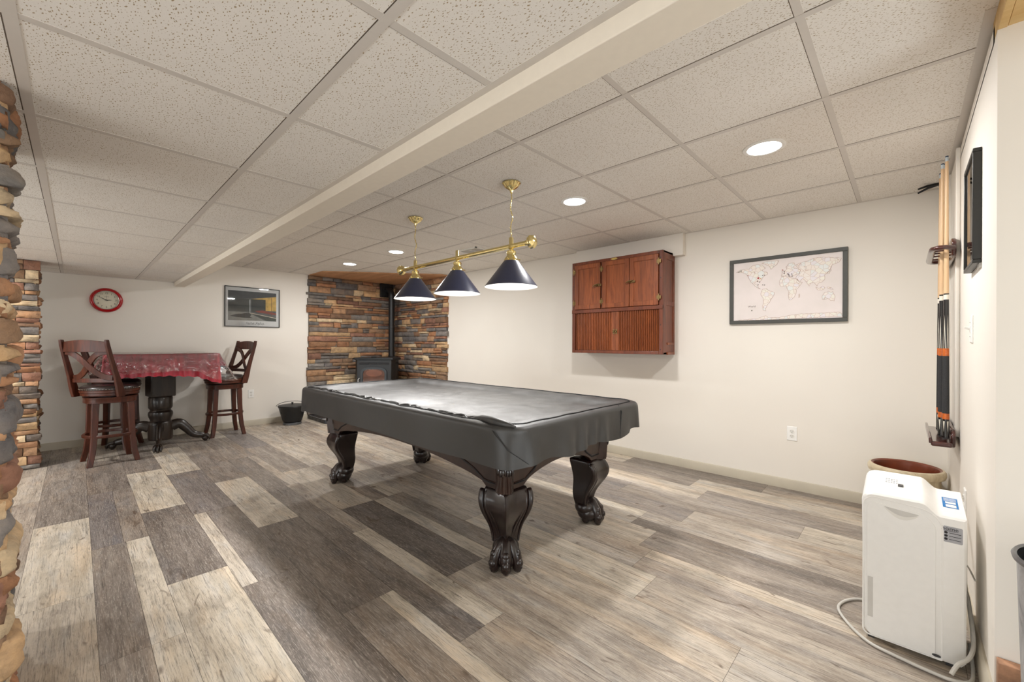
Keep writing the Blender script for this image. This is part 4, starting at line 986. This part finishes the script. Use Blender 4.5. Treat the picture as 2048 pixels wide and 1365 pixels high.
M_MAPLE = wood('maple_shaft', srgb(214,176,134), srgb(232,200,160), .35, (1,1,.1), grain=30); M_CUEB = plain('cue_black', srgb(22,20,20), .2, coat=.5); M_CUEO = plain('cue_orange', srgb(196,98,34), .35, var=.15, scale=90)
M_CUEW = plain('cue_ivory', srgb(228,222,208), .35, var=.02); M_WRAP = plain('cue_wrap', srgb(44,44,46), .7, var=.2, scale=300); M_CHALK = plain('cue_tip_leather', srgb(38,58,84), .8); M_FERR = plain('ferrule', srgb(190,200,206), .35)
def cue(label, x, y, zb, tz):
    t = thing('pool_cue', label, 'cue', (x, y, zb), 0, 'pool cues in the rack')
    h = tz-zb; R = lambda z: .0145+(.0063-.0145)*(z/h)
    def seg(name, parts, mats, parent=t):
        m = MB()
        for z0_, z1_, mi in parts: m.lathe([(R(z0_), zb+z0_), (R(z1_), zb+z1_)], x, y, 18, m=mi)
        if parts[0][0] == 0: m.lathe([(.0001, zb), (R(0), zb)], x, y, 18)
        return m.build(name, mats, parent)
    seg('butt', [(0, .022, 0), (.022, .095, 0), (.095, .125, 1), (.125, .425, 2), (.425, .465, 1), (.465, .72, 0), (.72, .724, 3), (.724, .745, 3), (.745, .752, 0)], [M_CUEB, M_CUEO, M_WRAP, M_CUEW])
    m = MB(); m.lathe([(.0001, zb-.010), (.010, zb-.010), (.012, zb-.006), (.0125, zb)], x, y, 14); m.build('bumper', M_DGREY, t)
    for z0_, z1_, w in ((.465, .64, .0042), (.085, .028, .0035)):
        m = MB()
        for k in range(6):
            a = k*PI/3; zz = [z0_, (z0_*3+z1_)/4, z1_]; r_ = [R(q)+.0003 for q in zz]
            vs = [(x+r_[0]*math.cos(a-w/r_[0]), y+r_[0]*math.sin(a-w/r_[0]), zb+zz[0]), (x+r_[0]*math.cos(a+w/r_[0]), y+r_[0]*math.sin(a+w/r_[0]), zb+zz[0]), (x+r_[2]*math.cos(a), y+r_[2]*math.sin(a), zb+zz[2])]
            m.add(vs, [(0,1,2)])
        m.build('inlay', M_CUEW, t)
    seg('shaft', [(.752, 1.0, 0), (1.0, h-.03, 0)], [M_MAPLE]); seg('ferrule', [(h-.03, h-.008, 0)], [M_FERR])
    m = MB(); m.lathe([(R(h-.008), zb+h-.008), (R(h), zb+h-.002), (.0001, zb+h)], x, y, 16); m.build('tip', M_CHALK, t)
cue('pool cue nearest the camera in the wall rack, tallest in view', .151, 3.145, .700, 2.172)
cue('pool cue second from the front of the wall rack', .138, 3.205, .700, 2.155)
cue('pool cue third in the wall rack, mostly hidden between the other cues', .152, 3.30, .700, 2.18)
cue('pool cue farthest back in the wall rack, nearest the back wall', .140, 3.415, .700, 2.165)

# black clips on the ceiling in the corner
t = thing('ceiling_clip', 'small black plastic clip hooked under the ceiling by the cue tips', 'clip', (.10, 3.90, H2))
m = MB()
for a in (-.25, .25): m.tube([(.165, 3.90, H2-.004), (.10, 3.90+a*.12, H2-.012), (.055, 3.90+a*.2, H2-.028)], [.007, .008, .006], 8)
m.build('prong', M_BLACK, t)
m = MB(); m.box(.15, .185, 3.88, 3.92, H2-.014, H2); m.build('base', M_BLACK, t)

# ------------------------------------------------------------------ crock
T = NT('crock_glaze'); v = T.coord(); n = T.noise(v, 9, 5, .65, 1); n2 = T.noise(v, 60, 3)
c = T.ramp(n, [(.3, srgb(176,158,126)), (.55, srgb(212,198,168)), (.75, srgb(222,210,184))]); c = T.mix(T.ramp(n2, [(.68, (0,0,0,1)), (.75, (.8,.8,.8,1))]), c, srgb(120,92,60)); T.set(Base_Color=c, Roughness=.4); M_CROCK = T.m
M_CROCKIN = plain('crock_inner', srgb(120,58,34), .3, var=.15, scale=12)
t = thing('stoneware_crock', 'cream stoneware crock with brown glazed inside behind the dehumidifier', 'crock', (.0, 3.8, 0))
m = MB(); m.lathe([(.0001, 0), (.150, 0), (.158, .01), (.165, .10), (.168, .22), (.166, .318), (.170, .328), (.186, .334), (.191, .350), (.190, .368), (.182, .380), (.172, .383)], 0, 3.8, 64); m.build('body', M_CROCK, t)
m = MB(); m.lathe([(.172, .383), (.160, .376), (.152, .35), (.148, .20), (.140, .03), (.0001, .025)], 0, 3.8, 64); m.build('lining', M_CROCKIN, t)

# ------------------------------------------------------------------ dehumidifier
t = thing('dehumidifier', 'tall white dehumidifier standing by the right wall', 'dehumidifier', (.02, 2.33, 0))
DX0, DX1, DY0, DY1 = -.128, .160, 2.205, 2.47
def topz(x, y):
    q = (y-DY0)/(DY1-DY0)
    zl = .590+.036*q; zr = .553+.036*q
    if x < -.09: e = (-.09-x)/.038; zl -= .036*(1-math.sqrt(max(0, 1-e*e)))
    s = min(1, max(0, (x-(.045))/.05)); s = s*s*(3-2*s)
    return zl*(1-s)+zr*s
m = MB(); nx = 40; secs = []
xs = [DX0+.0004, DX0+.004, DX0+.010, DX0+.018, DX0+.028, DX0+.038]+[DX0+.038+(DX1-DX0-.038-.01)*k/30 for k in range(1, 31)]+[DX1-.004, DX1]
for y, ins in ((DY0, .006), (DY0+.006, 0), (DY1-.006, 0), (DY1, .006)):
    ring = [Vector((x, y, max(.05, topz(x, y)-ins))) for x in xs]+[Vector((DX1, y, .035+ins)), Vector((DX1-.012, y, .018+ins)), Vector((DX0+.03, y, .018+ins)), Vector((DX0+.008, y, .04+ins))]
    cx_ = (DX0+DX1)/2
    ring = [Vector((p.x-(ins if p.x > cx_ else -ins)*(abs(p.x-cx_) > .13), p.y, p.z)) for p in ring]; secs.append(ring)
m.sweep(secs); body = m.build('body', M_WHITE, t, angle=40)
# front panel (water tank door) standing proud with an arched top
def rpoly(x0, x1, z0, z1, r, n=6, r4=None):
    P = []
    for (cx_, cz_, a0, rr_) in ((x1, z0, -PI/2, r[1]), (x1, z1, 0, r[2]), (x0, z1, PI/2, r[3]), (x0, z0, PI, r[0])):
        ox = cx_-rr_ if cx_ == x1 else cx_+rr_; oz = cz_-rr_ if cz_ == z1 else cz_+rr_
        for k in range(n+1): a = a0+k*PI/2/n; P.append((ox+rr_*math.cos(a), oz+rr_*math.sin(a)))
    return P
m = MB(); P = rpoly(-.112, .083, .024, .556, (.02, .004, .05, .03)); m.prism(P, lambda a, b: (a, DY0+.001, b-.10*max(0, a+.06)*(b > .4)), lambda a, b: (a, DY0-.004, b-.10*max(0, a+.06)*(b > .4))); door = m.build('tank_door', M_WHITE, t, bevel=.002)
m = MB(); Q = [(-.062+.10*k/12, .548-.0098*k/12*.9) for k in range(13)]+[(-.062+.10*k/12, .548-.012*k/12-.020*math.sin(PI*k/12)) for k in range(11, 0, -1)]
m.prism(Q, lambda a, b: (a, DY0-.0045, b), lambda a, b: (a, DY0-.0035, b)); m.build('grip', M_LGREY, door)
m = MB(); m.prism([(a, b-.004-.010*math.sin(PI*(a+.062)/.10)) for a, b in Q], lambda a, b: (a, DY0-.0042, b), lambda a, b: (a, DY0-.0036, b)); m.build('grip_lip', M_WHITE2, door)
m = MB(); m.box(-.108, -.092, DY0-.0048, DY0-.004, .095, .255); m.build('level_window', M_LGREY, door, bevel=.0005)
# rim around the panel
m = MB(); P = rpoly(-.122, .100, .020, .575, (.02, .004, .06, .035)); P = [(a, b-.10*max(0, a+.06)*(b > .4)) for a, b in P]
m.tube([(a, DY0+.0015, b) for a, b in P], .003, 8, closed=True); m.build('panel_rim', M_WHITE, t)
# control panel
m = MB()
for k in range(5):
    for j in range(3): m.box(-.060+k*.008, -.055+k*.008, 2.345+j*.018, 2.349+j*.018, topz(-.05, 2.345+j*.018)+.0002, topz(-.05, 2.345+j*.018)+.0008)
m.box(-.022, -.006, 2.315, 2.345, topz(-.01, 2.33)-.0015, topz(-.01, 2.345)+.0004); m.build('control_panel', M_DGREY, t, smooth=False)
# blue sticker on the vent slope
m = MB()
def sq(x0_, x1_, y0_, y1_, mi, d=.0006): m.add([(x, y, topz(x, y)+d) for x, y in ((x0_, y0_), (x1_, y0_), (x1_, y1_), (x0_, y1_))], [(0,1,2,3)], mi)
sq(.104, .146, 2.29, 2.385, 0)
for a, b in ((2.296, 2.320), (2.328, 2.345)): sq(.112, .140, a, b, 1, .0010)
for k in range(3): sq(.108, .142, 2.352+k*.010, 2.356+k*.010, 1, .0010)
m.build('sticker', [plain('blue_sticker', srgb(40,122,190), .4), M_WHITE], t, smooth=False).__setitem__('label', 'blue sticker')
# grey label with the printed name
m = MB(); m.prism(rpoly(.101, .150, .462, .520, (.004,)*4), lambda a, b: (a, DY0-.0004, b), lambda a, b: (a, DY0+.003, b)); lb = m.build('name_label', plain('grey_label', srgb(168,168,172), .4, .2), t)
text_mesh('label_text', 'home', .019, M_INK, lb, frame_M((.118, DY0-.0008, .511), (1,0,0), (0,0,1)), .0002)
m = MB()
for k in range(3):
    m.prism([(.108+.0045*math.cos(a), .4965-k*.0115+.0045*math.sin(a)) for a in [q*PI/8 for q in range(16)]], lambda a, b: (a, DY0-.0008, b), lambda a, b: (a, DY0-.0003, b))
    m.box(.116, .146, DY0-.0008, DY0-.0003, .4955-k*.0115, .4972-k*.0115)
m.box(.104, .134, DY0-.0008, DY0-.0003, .5025, .5037); m.build('label_marks', M_INK, lb, smooth=False)
m = MB(); m.prism([(.085+.012*math.cos(a), .034+.005*math.sin(a)) for a in [q*PI/8 for q in range(16)]], lambda a, b: (a, DY0-.0052, b), lambda a, b: (a, DY0-.004, b)); m.build('badge', M_DGREY, t)
m = MB(); 
for x in (DX0+.03, DX1-.04):
    for y in (DY0+.03, DY1-.03): m.box(x-.01, x+.01, y-.01, y+.01, 0, .03)
m.build('foot', M_DGREY, t)

# cords beside it
def smoothpath(P, n=8):
    P = [Vector(p) for p in P]; out = []
    for i in range(len(P)-1):
        p0 = P[max(i-1, 0)]; p1 = P[i]; p2 = P[i+1]; p3 = P[min(i+2, len(P)-1)]
        for k in range(n):
            u = k/n; out.append(.5*((2*p1)+(p2-p0)*u+(2*p0-5*p1+4*p2-p3)*u*u+(3*p1-p0-3*p2+p3)*u*u*u))
    return out+[P[-1]]
m = MB(); m.tube(smoothpath([(-.110, 2.52, .008), (-.165, 2.49, .008), (-.205, 2.42, .008), (-.212, 2.34, .008), (-.165, 2.24, .008), (-.10, 2.165, .008), (-.02, 2.14, .008), (.06, 2.125, .008), (.12, 2.12, .010), (.165, 2.15, .011), (.178, 2.23, .013), (.176, 2.32, .06)]), .0055, 10)
tag(m.build('power_cord', M_CORD), 'pale grey power cord looping on the floor around the dehumidifier', 'cord')
m = MB(); m.tube(smoothpath([(.118, 2.118, .030), (.135, 2.14, .060), (.165, 2.17, .085), (.180, 2.25, .11), (.176, 2.36, .20), (.172, 2.44, .24), (.185, 2.62, .36), (.185, 2.76, .42)]), .0065, 10)
tag(m.build('power_cord', M_CORD), 'thicker grey cord rising behind the dehumidifier to the outlet', 'cord')
m = MB(); m.tube(smoothpath([(.17, 2.50, .30), (.18, 2.42, .31), (.19, 2.33, .30)]), .0028, 8); tag(m.build('thin_wire', M_LGREY), 'thin loose wire on the right wall beside the dehumidifier', 'wire')

# ------------------------------------------------------------------ metal bin and stone block
BNX, BNY = .346, 1.62
t = thing('waste_bin', 'tall grey metal bin with paint marks at the right edge', 'bin', (BNX, BNY, 0))
T = NT('painted_metal'); v = T.coord((1,1,.4)); n = T.noise(v, 16, 5, .7, 1); n2 = T.noise(T.coord((1,1,.15)), 9, 3)
c = T.ramp(n, [(.3, srgb(60,62,66)), (.42, srgb(150,150,154)), (.62, srgb(188,188,190)), (.72, srgb(226,226,222))]); c = T.mix(T.ramp(n2, [(.62, (0,0,0,1)), (.68, (.8,.8,.8,1))]), c, srgb(66,86,74)); T.set(Base_Color=c, Roughness=.35, Metallic=.3); M_BIN = T.m
m = MB(); m.lathe([(.122, 0), (.127, .004), (.145, .650)], BNX, BNY, 56); m.build('body', M_BIN, t)
m = MB(); m.lathe([(.145, .649), (.152, .653), (.154, .661), (.150, .667), (.144, .663)], BNX, BNY, 56); m.build('rim', plain('rolled_rim', srgb(120,120,122), .35, .6), t)
m = MB(); m.lathe([(.143, .661), (.124, .01), (.0001, .008)], BNX, BNY, 56); m.build('lining', M_BLACK, t)
M_TRAV = plain('brown_travertine', srgb(172,128,98), .55, var=.25, scale=26)
m = MB(); m.box(.206, .345, 1.946, 1.982, 0, .215); tag(m.build('stone_tile', M_TRAV, bevel=.003), 'brown stone tile leaning on the end wall behind the metal bin', 'tile')

# ------------------------------------------------------------------ pellet stove
CR = Vector((XA, YB, 0)); Rv = Vector((1,1,0)).normalized(); Ov = Vector((1,-1,0)).normalized()
SO = CR+Ov*.97-Rv*.10
def S(a, d, z): return SO+Rv*a+Ov*d+Vector((0,0,z))       # a right, d outward (0 = front face)
t = thing('pellet_stove', 'black pellet stove with arched glass door on the corner hearth', 'stove', (SO.x-.15, SO.y+.15, .061))
m = MB()
foot = [(-.27, 0), (.27, 0), (.315, -.07), (.315, -.30), (.12, -.60), (-.12, -.60), (-.30, -.28), (-.315, -.07)]
m.prism(foot, lambda a, d: S(a, d, .16), lambda a, d: S(a, d, .915)); m.build('body', M_BLACK, t, bevel=.006)
m = MB(); m.prism([(a*.8, d*.8-.04) for a, d in foot], lambda a, d: S(a, d, .062), lambda a, d: S(a, d, .165)); m.build('pedestal', M_BLACK, t, bevel=.006)
m = MB()
for s_, z0_, z1_ in ((1.05, .905, .918), (1.13, .918, .932), (1.10, .932, .944)): m.prism([(a*s_, d*1.02+.02*(d > -.1)*(s_-.98)*8) for a, d in foot], lambda a, d: S(a, d, z0_), lambda a, d: S(a, d, z1_))
m.build('top_plate', M_BLACK, t, bevel=.003)
for (xa, xb) in ((-.235, -.075), (-.06, .05), (.065, .235)):
    m = MB(); m.prism([(xa, .868), (xb, .868), (xb, .838), (xa, .838)], lambda a, z: S(a, .001, z), lambda a, z: S(a, .003, z)); v_ = m.build('air_vent', M_INK, t)
    m = MB(); P_ = [S(xa, .004, .868), S(xb, .004, .868), S(xb, .004, .838), S(xa, .004, .838)]; m.tube(P_, .003, 6, closed=True); m.build('vent_frame', M_BLACK, v_)
def SS(d, z, off=.001): return S(.3155+off, d, z)
for da, db in ((-.10, -.16), (-.175, -.225), (-.24, -.28)):
    m = MB(); m.add([SS(da, .868), SS(db, .868), SS(db, .838), SS(da, .838)], [(0,1,2,3)]); m.build('air_vent', M_INK, t)
def arch(w, z0_, z1_, r, n=14):
    P = [(-w, z0_), (w, z0_)]
    for k in range(n+1): a = k*PI/n; P.append((w*math.copysign(abs(math.cos(a))**.6, math.cos(a)), z1_-r+r*math.sin(a)**.8))
    return P
m = MB(); A1 = arch(.205, .42, .795, .09); A2 = arch(.172, .455, .765, .08); n = len(A1)
vs = [S(a, .001, z) for a, z in A1]+[S(a, .022, z) for a, z in A1]+[S(a, .022, z) for a, z in A2]+[S(a, .001, z) for a, z in A2]
fs = [(q*n+i, q*n+(i+1) % n, ((q+1) % 4)*n+(i+1) % n, ((q+1) % 4)*n+i) for q in range(4) for i in range(n)]
m.add(vs, fs); dr = m.build('door', plain('stove_door_iron', srgb(44,48,52), .4), t, angle=30)
m = MB(); m.prism(A2, lambda a, z: S(a, .001, z), lambda a, z: S(a, .004, z)); m.build('firebox', plain('firebrick', srgb(150,84,56), .6, var=.25, scale=7), dr)
m = MB(); m.ball(S(0, .006, .70), (.001, .001, .001), 6, 4); m.prism([(.13*math.cos(k*PI/12), .70+.055*math.sin(k*PI/12)) for k in range(24)], lambda a, z: S(a, .004, z), lambda a, z: S(a, .008, z)); m.build('baffle', plain('baffle_clay', srgb(196,112,76), .5, var=.15, scale=6), dr)
m = MB(); m.prism(A2, lambda a, z: S(a, .012, z), lambda a, z: S(a, .0135, z)); m.build('glass', M_GLASS, dr, smooth=False)
m = MB(); m.tube([S(-.225, .02, .62), S(-.235, .05, .60), S(-.235, .05, .50), S(-.225, .02, .48)], .006, 8); m.build('handle', M_LGREY, t)
m = MB(); m.obox(Matrix.Translation(S(-.03, -.09, .950)), .06, .06, .012); m.build('latch', M_BLACK, t)
PX, PY = -6.478, 3.80     # flue
t = thing('stove_pipe', 'black flue pipe rising from the stove and turning into the stone wall', 'stove pipe', (PX, PY, .944))
m = MB(); zt = 2.11
P_ = [(PX, PY, .9445), (PX, PY, 1.5), (PX, PY, zt-.10)]+[(PX-.10*(1-math.cos(a)), PY, zt-.10+.10*math.sin(a)) for a in [k*PI/12 for k in range(1, 7)]]+[(XA+.08, PY, zt)]
m.tube(P_, .050, 24); m.build('flue', M_BLACK, t, angle=50)
m = MB()
for zz in (.958, 1.45, 1.98): m.lathe([(.050, zz-.012), (.0545, zz-.010), (.0545, zz+.010), (.050, zz+.012)], PX, PY, 28)
m.build('collar', M_BLACK, t)
m = MB(); m.box(XA+.07, XA+.11, PY-.125, PY+.125, zt-.125, zt+.115); m.build('wall_plate', M_BLACK, t, bevel=.004)

# ------------------------------------------------------------------ ash bucket
BX, BY = -6.43, 2.17
t = thing('ash_bucket', 'black metal ash bucket with lid and bail handle by the hearth', 'bucket', (BX, BY, 0))
m = MB(); m.lathe([(.0001, .002), (.108, .002), (.112, .0), (.118, .035), (.112, .04), (.125, .05), (.178, .245), (.190, .262), (.188, .268)], BX, BY, 40); m.build('body', M_BLACK, t)
m = MB(); m.lathe([(.110, .001), (.121, .004), (.1225, .030), (.114, .036)], BX, BY, 40); m.build('base_ring', plain('zinc_ring', srgb(120,124,128), .3, .7), t)
m = MB(); m.lathe([(.186, .268), (.19, .272), (.186, .276), (.10, .290), (.0001, .294)], BX, BY, 40); m.lathe([(.0001, .32), (.014, .318), (.012, .30), (.006, .294)], BX, BY, 14); m.build('lid', M_BLACK, t)
m = MB(); m.tube([(BX-.13*math.cos(a)+.03, BY-.185*math.cos(a)+.02*math.sin(a), .262+.075*math.sin(a)) for a in [k*PI/16 for k in range(17)]], .0035, 8); m.build('bail_handle', M_BLACK, t)
m = MB(); m.ball((BX+.03, BY-.150, .19), (.012, .014, .030), 10, 8); m.ball((BX+.09, BY-.10, .17), (.02, .008, .02), 8, 6); m.build('side_lug', M_BLACK, t)

# ------------------------------------------------------------------ pub table with cloth and clear cover
TX, TY, TZ = -6.17, .668, 1.058
t = thing('pub_table', 'tall dark pedestal pub table with claw feet under a red cloth', 'table', (TX, TY, 0))
m = MB(); m.box(TX-.46, TX+.46, TY-.46, TY+.46, TZ-.045, TZ-.012); m.build('tabletop', M_BLACKWOOD, t, bevel=.008)
PR = -.15
M_ = Matrix.Translation((TX, TY, 0)) @ Matrix.Rotation(.15, 4, 'Z')
m = MB(); m.obox(M_ @ Matrix.Translation((0, 0, .79)), .225, .225, .45); m.build('block', M_BLACKWOOD, t, bevel=.01)
m = MB(); m.lathe([(0.0001, .565), (0.1008, .565), (0.1092, .55), (0.1092, .44), (0.1025, .425), (0.0941, .415), (0.0924, .405), (0.0991, .395), (0.1092, .385), (0.1126, .36), (0.1075, .335), (0.0941, .300), (0.0924, .285), (0.1025, .28), (0.1109, .268), (0.1126, .24), (0.1126, .09), (0.1058, .07), (0.0001, .07)], TX, TY, 40); m.build('pedestal', M_BLACKWOOD, t)
for k, (dx, dy, L) in enumerate([(.99, -.16, .40), (-.30, -.95, .40), (.2, .98, .40), (-.98, .2, .38)]):
    d = Vector((dx, dy, 0)).normalized(); c0 = Vector((TX, TY, 0))
    pts = smoothpath([c0+d*.10+Vector((0,0,.215)), c0+d*.17+Vector((0,0,.235)), c0+d*.235+Vector((0,0,.175)), c0+d*.30+Vector((0,0,.098)), c0+d*.37+Vector((0,0,.075)), c0+d*L+Vector((0,0,.068))], 5)
    m = MB(); n = len(pts); m.tube(pts, [.062-.034*i/(n-1) for i in range(n)], 12, up=(0,0,1), flat=.62); lg = m.build('leg', M_BLACKWOOD, t, angle=60)
    m = MB(); f = c0+d*(L+.015)+Vector((0,0,.040)); s = Vector((-d.y, d.x, 0)); m.ball(f, (.036, .036, .036), 14, 9)
    for w in (-.028, 0, .028):
        m.tube([f+s*w*.7-d*.02+Vector((0,0,.036)), f+s*w+d*.018+Vector((0,0,.030)), f+s*w*1.1+d*.042+Vector((0,0,.004)), f+s*w+d*.040+Vector((0,0,-.026))], [.013, .014, .012, .006], 8)
    m.lathe([(.0001, 0), (.012, 0), (.013, .010), (.006, .014)], f.x, f.y, 12); m.build('claw_foot', M_BLACKWOOD, lg, angle=60)

def drape(half, r, z, zb, fold, flare, seed, rings_top, n=300):
    """closed cloth mesh over a square top; zb/flare are functions of the outward direction"""
    vs = []
    rows = [('t', q) for q in rings_top]+[('e', k/3) for k in range(1, 4)]+[('s', k/16) for k in range(1, 17)]
    for kind, q in rows:
        for i in range(n):
            u = i/n; x, y, nx, ny = rrect(u, half, half, r)
            if kind == 't': p = (x*q, y*q, z+.0008*mnoise.noise(Vector((x*q*9, y*q*9, seed))))
            elif kind == 'e': a = q*PI/2; R = .012; p = (x+nx*R*math.sin(a), y+ny*R*math.sin(a), z-R*(1-math.cos(a)))
            else:
                R = .012; bot = zb(x, y, u); fo = fold(x, y, u, q); fl = flare(x, y, u, q)
                p = (x+nx*(R+fo+fl), y+ny*(R+fo+fl), z-R-(z-R-bot)*q)
            vs.append((TX+p[0], TY+p[1], p[2]))
    fs = [(k*n+i, k*n+(i+1) % n, (k+1)*n+(i+1) % n, (k+1)*n+i) for k in range(len(rows)-1) for i in range(n)]
    return vs, fs
def corner_amt(x, y): return max(0, min(abs(x), abs(y))/.475-.55)/.45
nv = lambda x, y, s, a=1: mnoise.noise(Vector((x*s, y*s, a)))
vs, fs = drape(.468, .05, TZ, lambda x, y, u: .820-.085*corner_amt(x, y)*(1 if y > 0 else .12)-.03*max(0, y/.475)*(x > 0)+.012*nv(x, y, 9)+.006*math.sin(u*2*PI*44),
    lambda x, y, u, q: (.35 if x < -.3 or (y < -.4 and x < .2) else 1)*q*(.007*math.sin(u*2*PI*22+3*nv(x, y, 3))+.007*nv(x, y, 8, q)+.005*math.sin(u*2*PI*61)*max(0, q-.5)),
    lambda x, y, u, q: q*(.004 if x < -.3 or (y < -.4 and x < .2) else .012), 1, [0.001, .3, .6, .85, 1.0])
m = MB(); m.add(vs, fs); cl = m.build('tablecloth', M_RED, None, angle=180); tag(cl, 'red cloth hanging over the tall pub table', 'tablecloth')
def pl_b(x, y, u): return .868-.10*corner_amt(x, y)*(1 if y > 0 else .1)-.04*max(0, (y-.2)/.275)*(x > 0)+.022*nv(x, y, 6, 4)+.008*nv(x, y, 22, 4)
def ridge(x, y, s_, a): return 1-2*abs(nv(x, y, s_, a))*1.6
def pl_f(x, y, u, q): return (1 if x > -.3 and (y > -.4 or x > .2) else .35)*min(1, q*3)*(.010+q**.7*(.020*nv(x, y, 7, 2+q*1.5)+.012*ridge(x, y, 9, 5+q*2.2)+.010*ridge(x, y, 24, q*4)+.004*nv(x, y, 60, q*14)))
def pl_fl(x, y, u, q): return q*((.046 if x > -.3 and (y > -.4 or x > .2) else .012)+.10*max(0, (y-.33)/.145)*q**.5*max(0, 1-max(0, -x)/.3)+.03*max(0, (-y-.36)/.115)*(x > .2))
vs, fs = drape(.474, .05, TZ+.0035, pl_b, pl_f, pl_fl, 2, [0.001, .3, .6, .85, 1.0], 640)
m = MB(); m.add(vs, fs); cl = m.build('clear_table_cover', M_CLEAR, None, angle=55); tag(cl, 'crinkled clear plastic sheet over the red tablecloth', 'table cover')

# ------------------------------------------------------------------ bar stools (local frame: faces +y)
def make_stool(label):
    t = thing('bar_stool', label, 'bar stool', (0,0,0), 0, 'bar stools around the pub table', local=True)
    base = []
    def B(o): o['swivel_base'] = 1; base.append(o); return o
    for sx, sy in ((1,1), (-1,1), (-1,-1), (1,-1)):
        m = MB(); secs = []
        for z, d, w in ((.635, .122, .026), (.55, .128, .026), (.40, .132, .024), (.25, .138, .023), (.12, .150, .022), (.05, .163, .021), (0, .172, .020)):
            secs.append([Vector((sx*(d+a*w), sy*(d+b*w), z)) for a, b in ((-1,-1), (1,-1), (1,1), (-1,1))])
        m.sweep(secs); B(m.build('leg', M_CHERRY, t, bevel=.004, angle=60))
    m = MB(); m.lathe([(.178, .262), (.200, .262), (.203, .268), (.203, .284), (.199, .289), (.180, .289), (.178, .284), (.178, .262)], 0, 0, 48); B(m.build('foot_ring', M_CHERRY, t))
    m = MB(); ring = lambda s: [(.195*s*math.copysign(abs(math.cos(a))**.7, math.cos(a)), .195*s*math.copysign(abs(math.sin(a))**.7, math.sin(a))) for a in [k*2*PI/48 for k in range(48)]]
    m.sweep([[Vector((x, y, z)) for x, y in ring(s)] for s, z in ((.94, .592), (.98, .596), (.98, .632), (1.0, .638), (1.0, .648), (.95, .650))]); B(m.build('apron_ring', M_CHERRY, t))
    m = MB(); m.lathe([(.0001, .648), (.12, .648), (.12, .664), (.0001, .664)], 0, 0, 28); m.build('swivel_plate', M_BLACK, t)
    m = MB(); m.lathe([(.0001, .662), (.205, .662), (.214, .668), (.214, .690), (.222, .696), (.222, .716), (.214, .722), (.0001, .722)], 0, 0, 56); m.build('seat_frame', M_CHERRY, t)
    m = MB(); m.lathe([(.219, .720), (.221, .732), (.215, .748), (.19, .762), (.12, .770), (.0001, .772)], 0, 0, 56); cu = m.build('seat', M_LEATHER, t, angle=60)
    m = MB()
    for k in range(64): a = k*2*PI/64; m.ball((.2205*math.cos(a), .2205*math.sin(a), .729), (.0042, .0042, .0042), 6, 4)
    m.build('nail_trim', M_NAIL, cu)
    for sx in (-1, 1):
        m = MB(); secs = []
        for z, y, x, w, d in ((.655, -.125, .208, .013, .034), (.70, -.135, .211, .0135, .036), (.76, -.150, .213, .0135, .034), (.85, -.175, .211, .013, .026), (.95, -.205, .208, .013, .022), (1.05, -.235, .205, .0125, .020), (1.15, -.262, .203, .012, .019), (1.203, -.272, .203, .011, .016)):
            secs.append([Vector((sx*x+a*w, y+b*d, z)) for a, b in ((-1,-1), (1,-1), (1,1), (-1,1))])
        m.sweep(secs); m.build('back_stile', M_CHERRY, t, bevel=.004, angle=60)
    def yb(z): return -.150-.122*(z-.76)/.443-.0
    def curve(x): return -.028*(1-(x/.2)**2)
    def slat(pts, hh, th, name, par=t):
        m = MB(); secs = []
        for (x, z, h) in pts:
            y = yb(z)+curve(x); secs.append([Vector((x, y+s*th/2, z+e*h)) for s, e in ((-1,-1), (1,-1), (1,1), (-1,1))])
        m.sweep(secs); return m.build(name, M_CHERRY, par, bevel=.003, angle=60)
    n = 12
    slat([(-.198+.396*k/n, 1.135+.010*math.sin(PI*k/n), .046+.010*math.sin(PI*k/n)) for k in range(n+1)], 0, .020, 'top_rail')
    slat([(-.200+.400*k/n, .815, .020) for k in range(n+1)], 0, .018, 'lower_rail')
    for sg in (-1, 1):
        m = MB(); secs = []
        for k in range(n+1):
            u = k/n; x = sg*(-.185+.37*u); z = .84+.25*u + .035*math.sin(2*PI*u)*-1
            tx, tz = sg*.37, .25-.22*math.cos(2*PI*u); L = math.hypot(tx, tz); nx_, nz_ = -tz/L, tx/L; y = yb(z)+curve(x)+.005*sg
            w = .026
            secs.append([Vector((x+e*w*nx_, y+s*.007, z+e*w*nz_)) for s, e in ((-1,-1), (1,-1), (1,1), (-1,1))])
        m.sweep(secs); m.build('cross_slat', M_CHERRY, t, bevel=.003, angle=60)
    return t
def pose_stool(t, loc, facing, base):
    """facing: direction the sitter looks; base: world angle of the legs"""
    rz = math.atan2(facing[1], facing[0])-PI/2
    t.location = loc; t.rotation_euler = (0, 0, rz)
    for c in t.children:
        if c.get('swivel_base'): c.rotation_euler = (0, 0, base-rz)
sA = make_stool('cherry wood bar stool in front, its X back turned to the camera beside the pillar')
sB = copy_tree(sA, (0,0,0), 0, 'bar stool half hidden behind the front stool, tucked under the table by the clock')
sC = copy_tree(sA, (0,0,0), 0, 'bar stool standing alone at the right end of the pub table under the poster')
pose_stool(sA, (-5.72, .235, 0), (-.72, .69), .12)
pose_stool(sB, (-6.40, .30, 0), (.05, 1.0), -.45)
pose_stool(sC, (-6.345, 1.325, 0), (.26, -.97), .03)
